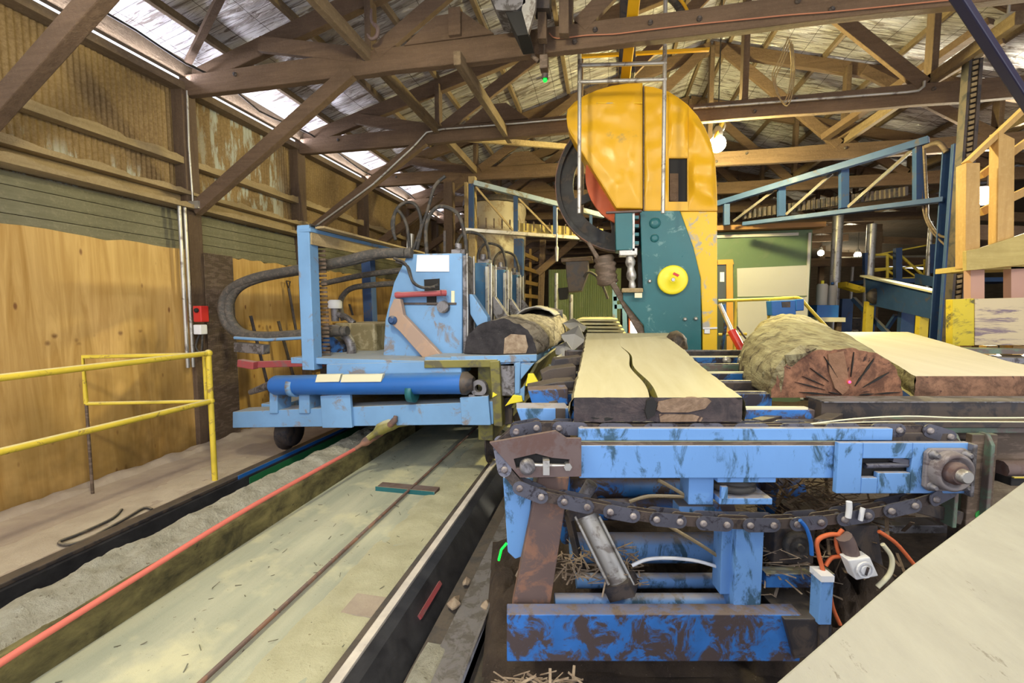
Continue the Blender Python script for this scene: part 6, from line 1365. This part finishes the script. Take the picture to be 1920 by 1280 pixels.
# blue boom truss to the right
t = thing('boom_truss', 'blue steel boom truss rising to the right with a chain tray inside', 'boom'); 
def bp(u, v): k = (u-1345)/430; return P(u, v, Y=8.3-1.9*k)
m = MB(); m.beam(bp(1345, 382), bp(1742, 262), .09, .09); obj('top_chord', m, M['bluep'], t, .004)
m = MB(); m.beam(bp(1395, 420), bp(1770, 374), .12, .06); obj('bottom_chord', m, M['bluep'], t, .004)
for u, va, vb, w_ in ((1362, 380, 422, .09), (1465, 350, 405, .10), (1582, 315, 390, .10), (1722, 270, 378, .09)):
    m = MB(); m.beam(bp(u, va), bp(u, vb), w_, .08, up=(0, 1, 0)); obj('upright', m, M['bluep'], t)
for a, b in (((1375, 415), (1450, 358)), ((1474, 402), (1560, 325)), ((1590, 388), (1712, 280))):
    m = MB(); m.beam(bp(*a), bp(*b), .025, .04); obj('diagonal', m, M['dark'], t)
for k in range(34):
    u = 1400+k*9.3; v = 405-k*1.35; a = bp(u, v-14)+Vector((0, .12, 0)); b = bp(u, v+3)+Vector((0, .12, 0))
    m = MB(); m.beam(a, b, .035, .10, up=(0, 1, 0)); obj('tray_link', m, M['dark'], t)
m = MB(); m.tube([bp(1732, 270), bp(1738, 380), bp(1740, 410), bp(1760, 440), bp(1780, 445)], .016, 8, sub=5); m.tube([bp(1728, 300), bp(1730, 385), bp(1745, 430), bp(1775, 462)], .012, 8, sub=5); obj('hanging_hose', m, M['brown'], t)
m = MB(); m.tube([bp(1735, 275), bp(1760, 268), bp(1775, 285)], .03, 8, sub=4); obj('elbow', m, M['brown'], t)
q = bp(1775, 275); q.x = P(1778, 470, Y=q.y).x; m = MB(); zc = q.z; m.box(q.x-.09, q.x+.09, q.y-.08, q.y-.06, -.02, zc); m.box(q.x-.09, q.x+.09, q.y+.06, q.y+.08, -.02, zc); m.box(q.x-.012, q.x+.012, q.y-.06, q.y+.06, -.02, zc); obj('column', m, M['bluep'], t, .003)
m = MB(); m.box(q.x-.09, q.x+.09, q.y-.11, q.y-.08, -.02, zc); obj('column_face', m, M['blues'] if False else M['bluep'], t, .004); settle(t)
# pale pipes
for i, (u, v0, y, r) in enumerate(((1577, 306, 12, .11), (1635, 420, 12.5, .10), (1746, 415, 12.5, .05))):
    a = P(u, v0, Y=y); m = MB(); m.cyl((a.x, y, -.02), a, r, 12); one('pale_pipe', m, M['chrome'], ['tall galvanised downpipe beside the small starry lamp', 'pale tapering pipe in front of the yellow railing', 'thin pale pipe behind the hanging hoses'][i], 'pipe')
m = MB(); m.tube([P(1577, 300, Y=12.05), P(1590, 292, Y=12), P(1760, 288, Y=11), P(1830, 286, Y=10.5)], .05, 8, sub=3); q = P(1760, 288, Y=11); m.cyl(q, (q.x, 11, 4.6), .02, 6); one('pale_pipe', m, M['chrome'], 'pale horizontal pipe high behind the blue boom', 'pipe')
m = MB(); m.tube([P(1560, 487, Y=14), P(1800, 482, Y=14)], .08, 8)
for u_ in (1600, 1780): q = P(u_, 485, Y=14); m.cyl((q.x, 14, -.03), q, .04, 8)
m.k = 0; one('pale_pipe', m, M['chrome'], 'thick pale horizontal pipe low behind the yellow railings', 'pipe')
# ribbed column with chain inside
t = thing('ribbed_column', 'slender brown column with ribbed white hoses running down its length right of the blue column', 'column'); y = 5.6
a = P(1795, 110, Y=y); b = P(1800, 640, Y=y); 
for du, w_, mt in ((0, .025, 'brown'), (20, .03, 'brown')):
    m = MB(); p0 = P(1797+du, 110, Y=y); p0.x = P(1799+du, 400, Y=y).x; m.box(p0.x-w_/2, p0.x+w_/2, y, y+.1, -.03, p0.z); obj('side_channel', m, M['dark'], t)
m = MB(); p0 = P(1806, 110, Y=y+.04); p0.x = P(1810, 400, Y=y+.04).x
k = 0; z_ = 0.9
while z_ < p0.z: m.beam((p0.x-.045, y+.03, z_), (p0.x+.035, y+.03, z_+.02), .03, .032); z_ += .055
obj('ribbed_hose', m, M['girt'], t); m = MB(); m.box(p0.x-.06, p0.x+.06, y+.06, y+.09, -.03, p0.z); obj('back_strip', m, M['dark'], t); settle(t)
# timber frame platform
t = thing('timber_platform', 'fresh yellow timber frame with braces and a broad lower board at the right edge', 'frame')
y = 4.7
m = MB(); m.poly(px([(1812, 305), (1838, 305), (1838, 503), (1810, 503)], y), (0, .12, 0)); obj('post', m, M['fresh'], t, .004)
m = MB(); m.poly(px([(1873, 245), (1903, 260), (1901, 500), (1870, 500)], y-.02), (0, .10, 0)); obj('post', m, M['fresh'], t, .004)
m = MB(); m.poly(px([(1812, 470), (1838, 465), (1960, 425), (1960, 492), (1838, 505), (1812, 507)], y-.06), (0, .045, 0)); obj('broad_board', m, M['freshx'], t, .004)
m = MB(); m.beam(P(1812, 306, Y=y+.05), P(1930, 195, Y=y+.02), .10, .04); obj('brace', m, M['fresh'], t, .004)
m = MB(); m.beam(P(1838, 330, Y=y+.2), P(1930, 262, Y=y+.2), .05, .06); obj('brace', m, M['fresh'], t, .004)
m = MB(); m.beam(P(1838, 398, Y=y+.2), P(1930, 355, Y=y+.2), .05, .07); obj('brace', m, M['fresh'], t, .004)
for u in (1832, 1908):
    m = MB(); m.poly(px([(u-12, 500), (u+14, 500), (u+14, 572), (u-12, 572)], y+.05), (0, .08, 0)); obj('stub_leg', m, plain('pinkish_timber', (.42, .25, .20), .8), t)
    a = P(u, 572, Y=y+.05); m = MB(); m.box(a.x-.05, a.x+.05, y+.05, y+.13, -.03, a.z); obj('lower_leg', m, M['beamz'], t)
m = MB(); m.beam(P(1810, 435, Y=y+1.2), P(1960, 440, Y=y+1.2), .06, .16); obj('rear_rail', m, M['beam'], t)
m = MB(); m.beam(P(1790, 505, Y=y+.3), P(1960, 500, Y=y+.3), .5, .05); obj('deck', m, M['freshx'], t); settle(t)
# painted board below
t = thing('painted_board', 'thick weathered board with a yellow painted left end at the right edge', 'board'); y = 4.5
m = MB(); m.poly(px([(1828, 560), (1990, 556), (1990, 647), (1828, 647)], y), (0, .08, 0)); bd = obj('weathered_face', m, paint('weathered_cream_board', (.56, .46, .29), (.20, .15, .18), .44, scale=3.5, st=(.7, 1, 5), rough=.7, grime=.1), t, .004)
m = MB(); m.poly(px([(1786, 561), (1827, 559), (1827, 648), (1786, 648)], y), (0, .08, 0)); obj('yellow_end', m, paint('scuffed_yellow_end', (.62, .48, .02), (.10, .09, .03), .40, scale=4), t, .004)
for u in (1800, 1850, 1900):
    m = MB(); m.poly(px([(u, 648), (u+22, 648), (u+18, 665), (u-2, 665)], y+.1), (0, .08, 0)); obj('foot', m, M['fresh'], t)
m = MB(); a = P(1786, 665, Y=y+.1); m.box(a.x, a.x+1.3, y+.05, y+.5, -.03, a.z); obj('base', m, M['dark'], t); settle(t)
t = thing('roller_bed', 'grey-green steel roller bed behind the wide slab at the right', 'rollers'); y = 4.2
m = MB(); m.poly(px([(1740, 652), (1960, 656), (1960, 664), (1760, 662)], y), (0, .15, 0)); obj('rail', m, M['gsteel'], t); m = MB(); m.poly(px([(1790, 668), (1960, 672), (1960, 682), (1820, 680)], y-.1), (0, .08, 0)); obj('rail', m, M['steel'], t)
m = MB(); a = P(1800, 680, Y=y); m.box(a.x, a.x+1.3, y, y+.1, -.03, a.z); obj('stand', m, M['dark'], t); settle(t)
# blue trough conveyor
t = thing('trough_conveyor', 'steel-blue sloping trough conveyor with dark belt behind the blue column', 'conveyor'); 
def tp(u, v, dy=0): k = (u-1622)/160; return P(u, v, Y=9.4-2.0*k+dy)
m = MB(); m.poly([tp(1622, 518), tp(1790, 555), tp(1790, 608), tp(1624, 570)], (.06, .03, 0)); obj('side', m, M['bluep'], t, .004)
m = MB(); m.beam(tp(1620, 517), tp(1790, 554), .14, .03); obj('top_flange', m, M['label'], t)
m = MB(); m.poly([tp(1640, 520, .1), tp(1790, 552, .1), tp(1790, 552, 1.1), tp(1640, 520, 1.1)], (0, 0, -.04)); obj('belt', m, M['rubber'], t)
m = MB(); m.poly([tp(1715, 512, 1.1), tp(1800, 528, 1.1), tp(1800, 545, 1.1), tp(1715, 532, 1.1)], (.05, .05, 0)); obj('far_side', m, M['bluep'], t)
m = MB(); m.poly([tp(1586, 528, -.1), tp(1622, 538, -.1), tp(1622, 548, -.1), tp(1586, 538, -.1)], (0, .3, 0)); obj('yellow_head', m, M['yel'], t)
m = MB(); q = tp(1640, 555, -.05); m.lathe([(.14, 0), (.14, .06), (.06, .08)], q, (0, -1, 0), 16); obj('drive_wheel', m, M['dark'], t)
for u, mt in ((1632, 'yel'), (1735, 'yel')):
    a = tp(u, 575); m = MB(); m.box(a.x-.06, a.x+.06, a.y, a.y+.1, -.03, a.z+.1); obj('leg', m, M[mt], t)
for u in (1590, 1705):
    a = tp(u, 560, .4); m = MB(); m.box(a.x-.1, a.x+.1, a.y, a.y+.1, -.03, a.z); obj('leg', m, M['bluep'], t)
m = MB(); m.beam(tp(1600, 560, .3), tp(1680, 640, .3), .06, .08); m.beam(tp(1680, 590, .35), tp(1640, 650, .35), .06, .05); obj('cross_brace', m, M['bluep'], t)
m = MB(); m.poly(px([(1757, 557), (1766, 558), (1766, 564), (1757, 563)], 7.6), (0, .01, 0)); obj('label_plate', m, M['labw'], t); settle(t)
# yellow stair railing far
t = thing('stair_railing', 'yellow walkway and stair railings with blue posts in the far hall', 'railing'); y = 12.6
def yr(pts_, r=.03): m = MB(); m.tube(px(pts_, y), r, 6); obj('pipe', m, M['yel'], t)
yr([(1626, 478), (1663, 477), (1690, 494)]); yr([(1630, 505), (1678, 502)]); yr([(1664, 477), (1664, 524)]); yr([(1640, 478), (1800, 448)], .02); yr([(1640, 508), (1800, 488)], .02); yr([(1688, 478), (1730, 515)], .03); yr([(1686, 497), (1725, 524)], .02); yr([(1735, 486), (1735, 520)], .035); yr([(1666, 508), (1690, 524)]); yr([(1640, 524), (1790, 520)], .04)
for u, v0, v1 in ((1625, 474, 518), (1683, 465, 526), (1747, 458, 512), (1762, 455, 512)):
    m = MB(); m.beam(P(u, v0, Y=y-.1), P(u, v1, Y=y-.1), .13, .12, up=(0, 1, 0)); obj('post', m, M['bluep'], t)
a = P(1625, 524, Y=y); m = MB(); m.box(a.x, a.x+3.2, y-.3, y+.8, a.z-.1, a.z); obj('walkway', m, M['bluep'], t)
for dx in (.1, 1.6, 3.0):
    m = MB(); m.box(a.x+dx, a.x+dx+.14, y, y+.14, -.03, a.z-.1); obj('leg', m, M['bluep'], t)
settle(t)
# clutter beside the hut: white tanks, yellow cap, shelf
cl = [('white_canister', 'tall white canister right of the green hut', (1532, 532, 1550, 572), 'white', 9.4), ('white_canister', 'shorter white canister beside the tall one, by the pale downpipe', (1552, 535, 1568, 560), 'white', 9.6)]
CZ = P(1532, 572, Y=9.4).z+.003
for nm, lb, (u0, v0, u1, v1), mt, y in cl:
    a, b = P(u0, v0, Y=y), P(u1, v1, Y=y); r = (b.x-a.x)/2; t = thing(nm, lb, 'canister'); m = MB(); m.lathe([(r, CZ), (r, a.z-.03), (r*.8, a.z)], ((a.x+b.x)/2, y, 0), (0, 0, 1), 16); obj('body', m, M[mt], t)
    m = MB(); m.lathe([(r*.3, a.z), (r*.3, a.z+.06)], ((a.x+b.x)/2, y, 0), (0, 0, 1), 10); obj('cap', m, M['blued'] if u0 > 1540 else M['hoody'], t); settle(t)

t = thing('bench', 'pale workbench top with blue drums under the white canisters', 'bench'); a = P(1528, 590, Y=9.2); b = P(1580, 598, Y=9.2)
m = MB(); m.box(a.x, b.x, 9.1, 10, b.z-.05, b.z+.03); obj('bench_top', m, M['label'], t)
for x in (a.x+.05, b.x-.05): m = MB(); m.box(x-.04, x+.04, 9.2, 9.3, -.03, b.z-.05); obj('leg', m, M['beamz'], t)
m = MB(); zt5 = P(1532, 572, Y=9.4).z; m.box(a.x+.05, b.x-.05, 9.25, 9.9, b.z+.03, zt5); obj('blue_tray', m, M['bluec'], t); settle(t)
# clutter on the far floor: dark machinery blocks
rnd = random.Random(5)
dl = ['low dark machine block under the trough conveyor', 'dark machine block behind the conveyor legs', 'dark machine block beyond the yellow railing', 'dark block beside the right hall post', 'dark machine block deep in the hall left of the railing']
for i, (x, y, w_, h_) in enumerate(((7.2, 10.6, 1.6, .8), (9.2, 11.3, 1.4, 1.1), (10.5, 15.5, 2.4, 1.7), (8.9, 9.0, .8, .9), (6.4, 17, 2.2, 1.3))):
    t = thing('machine_block', dl[i], 'machine'); m = MB(); m.box(x, x+w_, y, y+1, -.03, h_); obj('body', m, M['dark'], t, .03)
    m = MB(); m.cyl((x+.2, y-.1, h_*.6), (x+w_-.2, y-.1, h_*.6), .12, 12); obj('roller', m, M['steel'], t); m = MB(); m.box(x+.1, x+w_-.1, y-.04, y, h_*.1, h_*.3); obj('front_panel', m, M['bluep'], t); settle(t)
# boards stacked on far racks (dark horizontal lines)
for k in range(6):
    y = 13.5+1.2*k; m = MB(); m.beam((2.8, y, 2.9+.12*k), (14.5, y, 2.75+.12*k), .12, .22); one('rack_beam', m, M['beam'], f'dark brown overhead beam deep at the right, {["nearest","second","third","fourth","fifth","farthest"][k]} of six', 'beam')
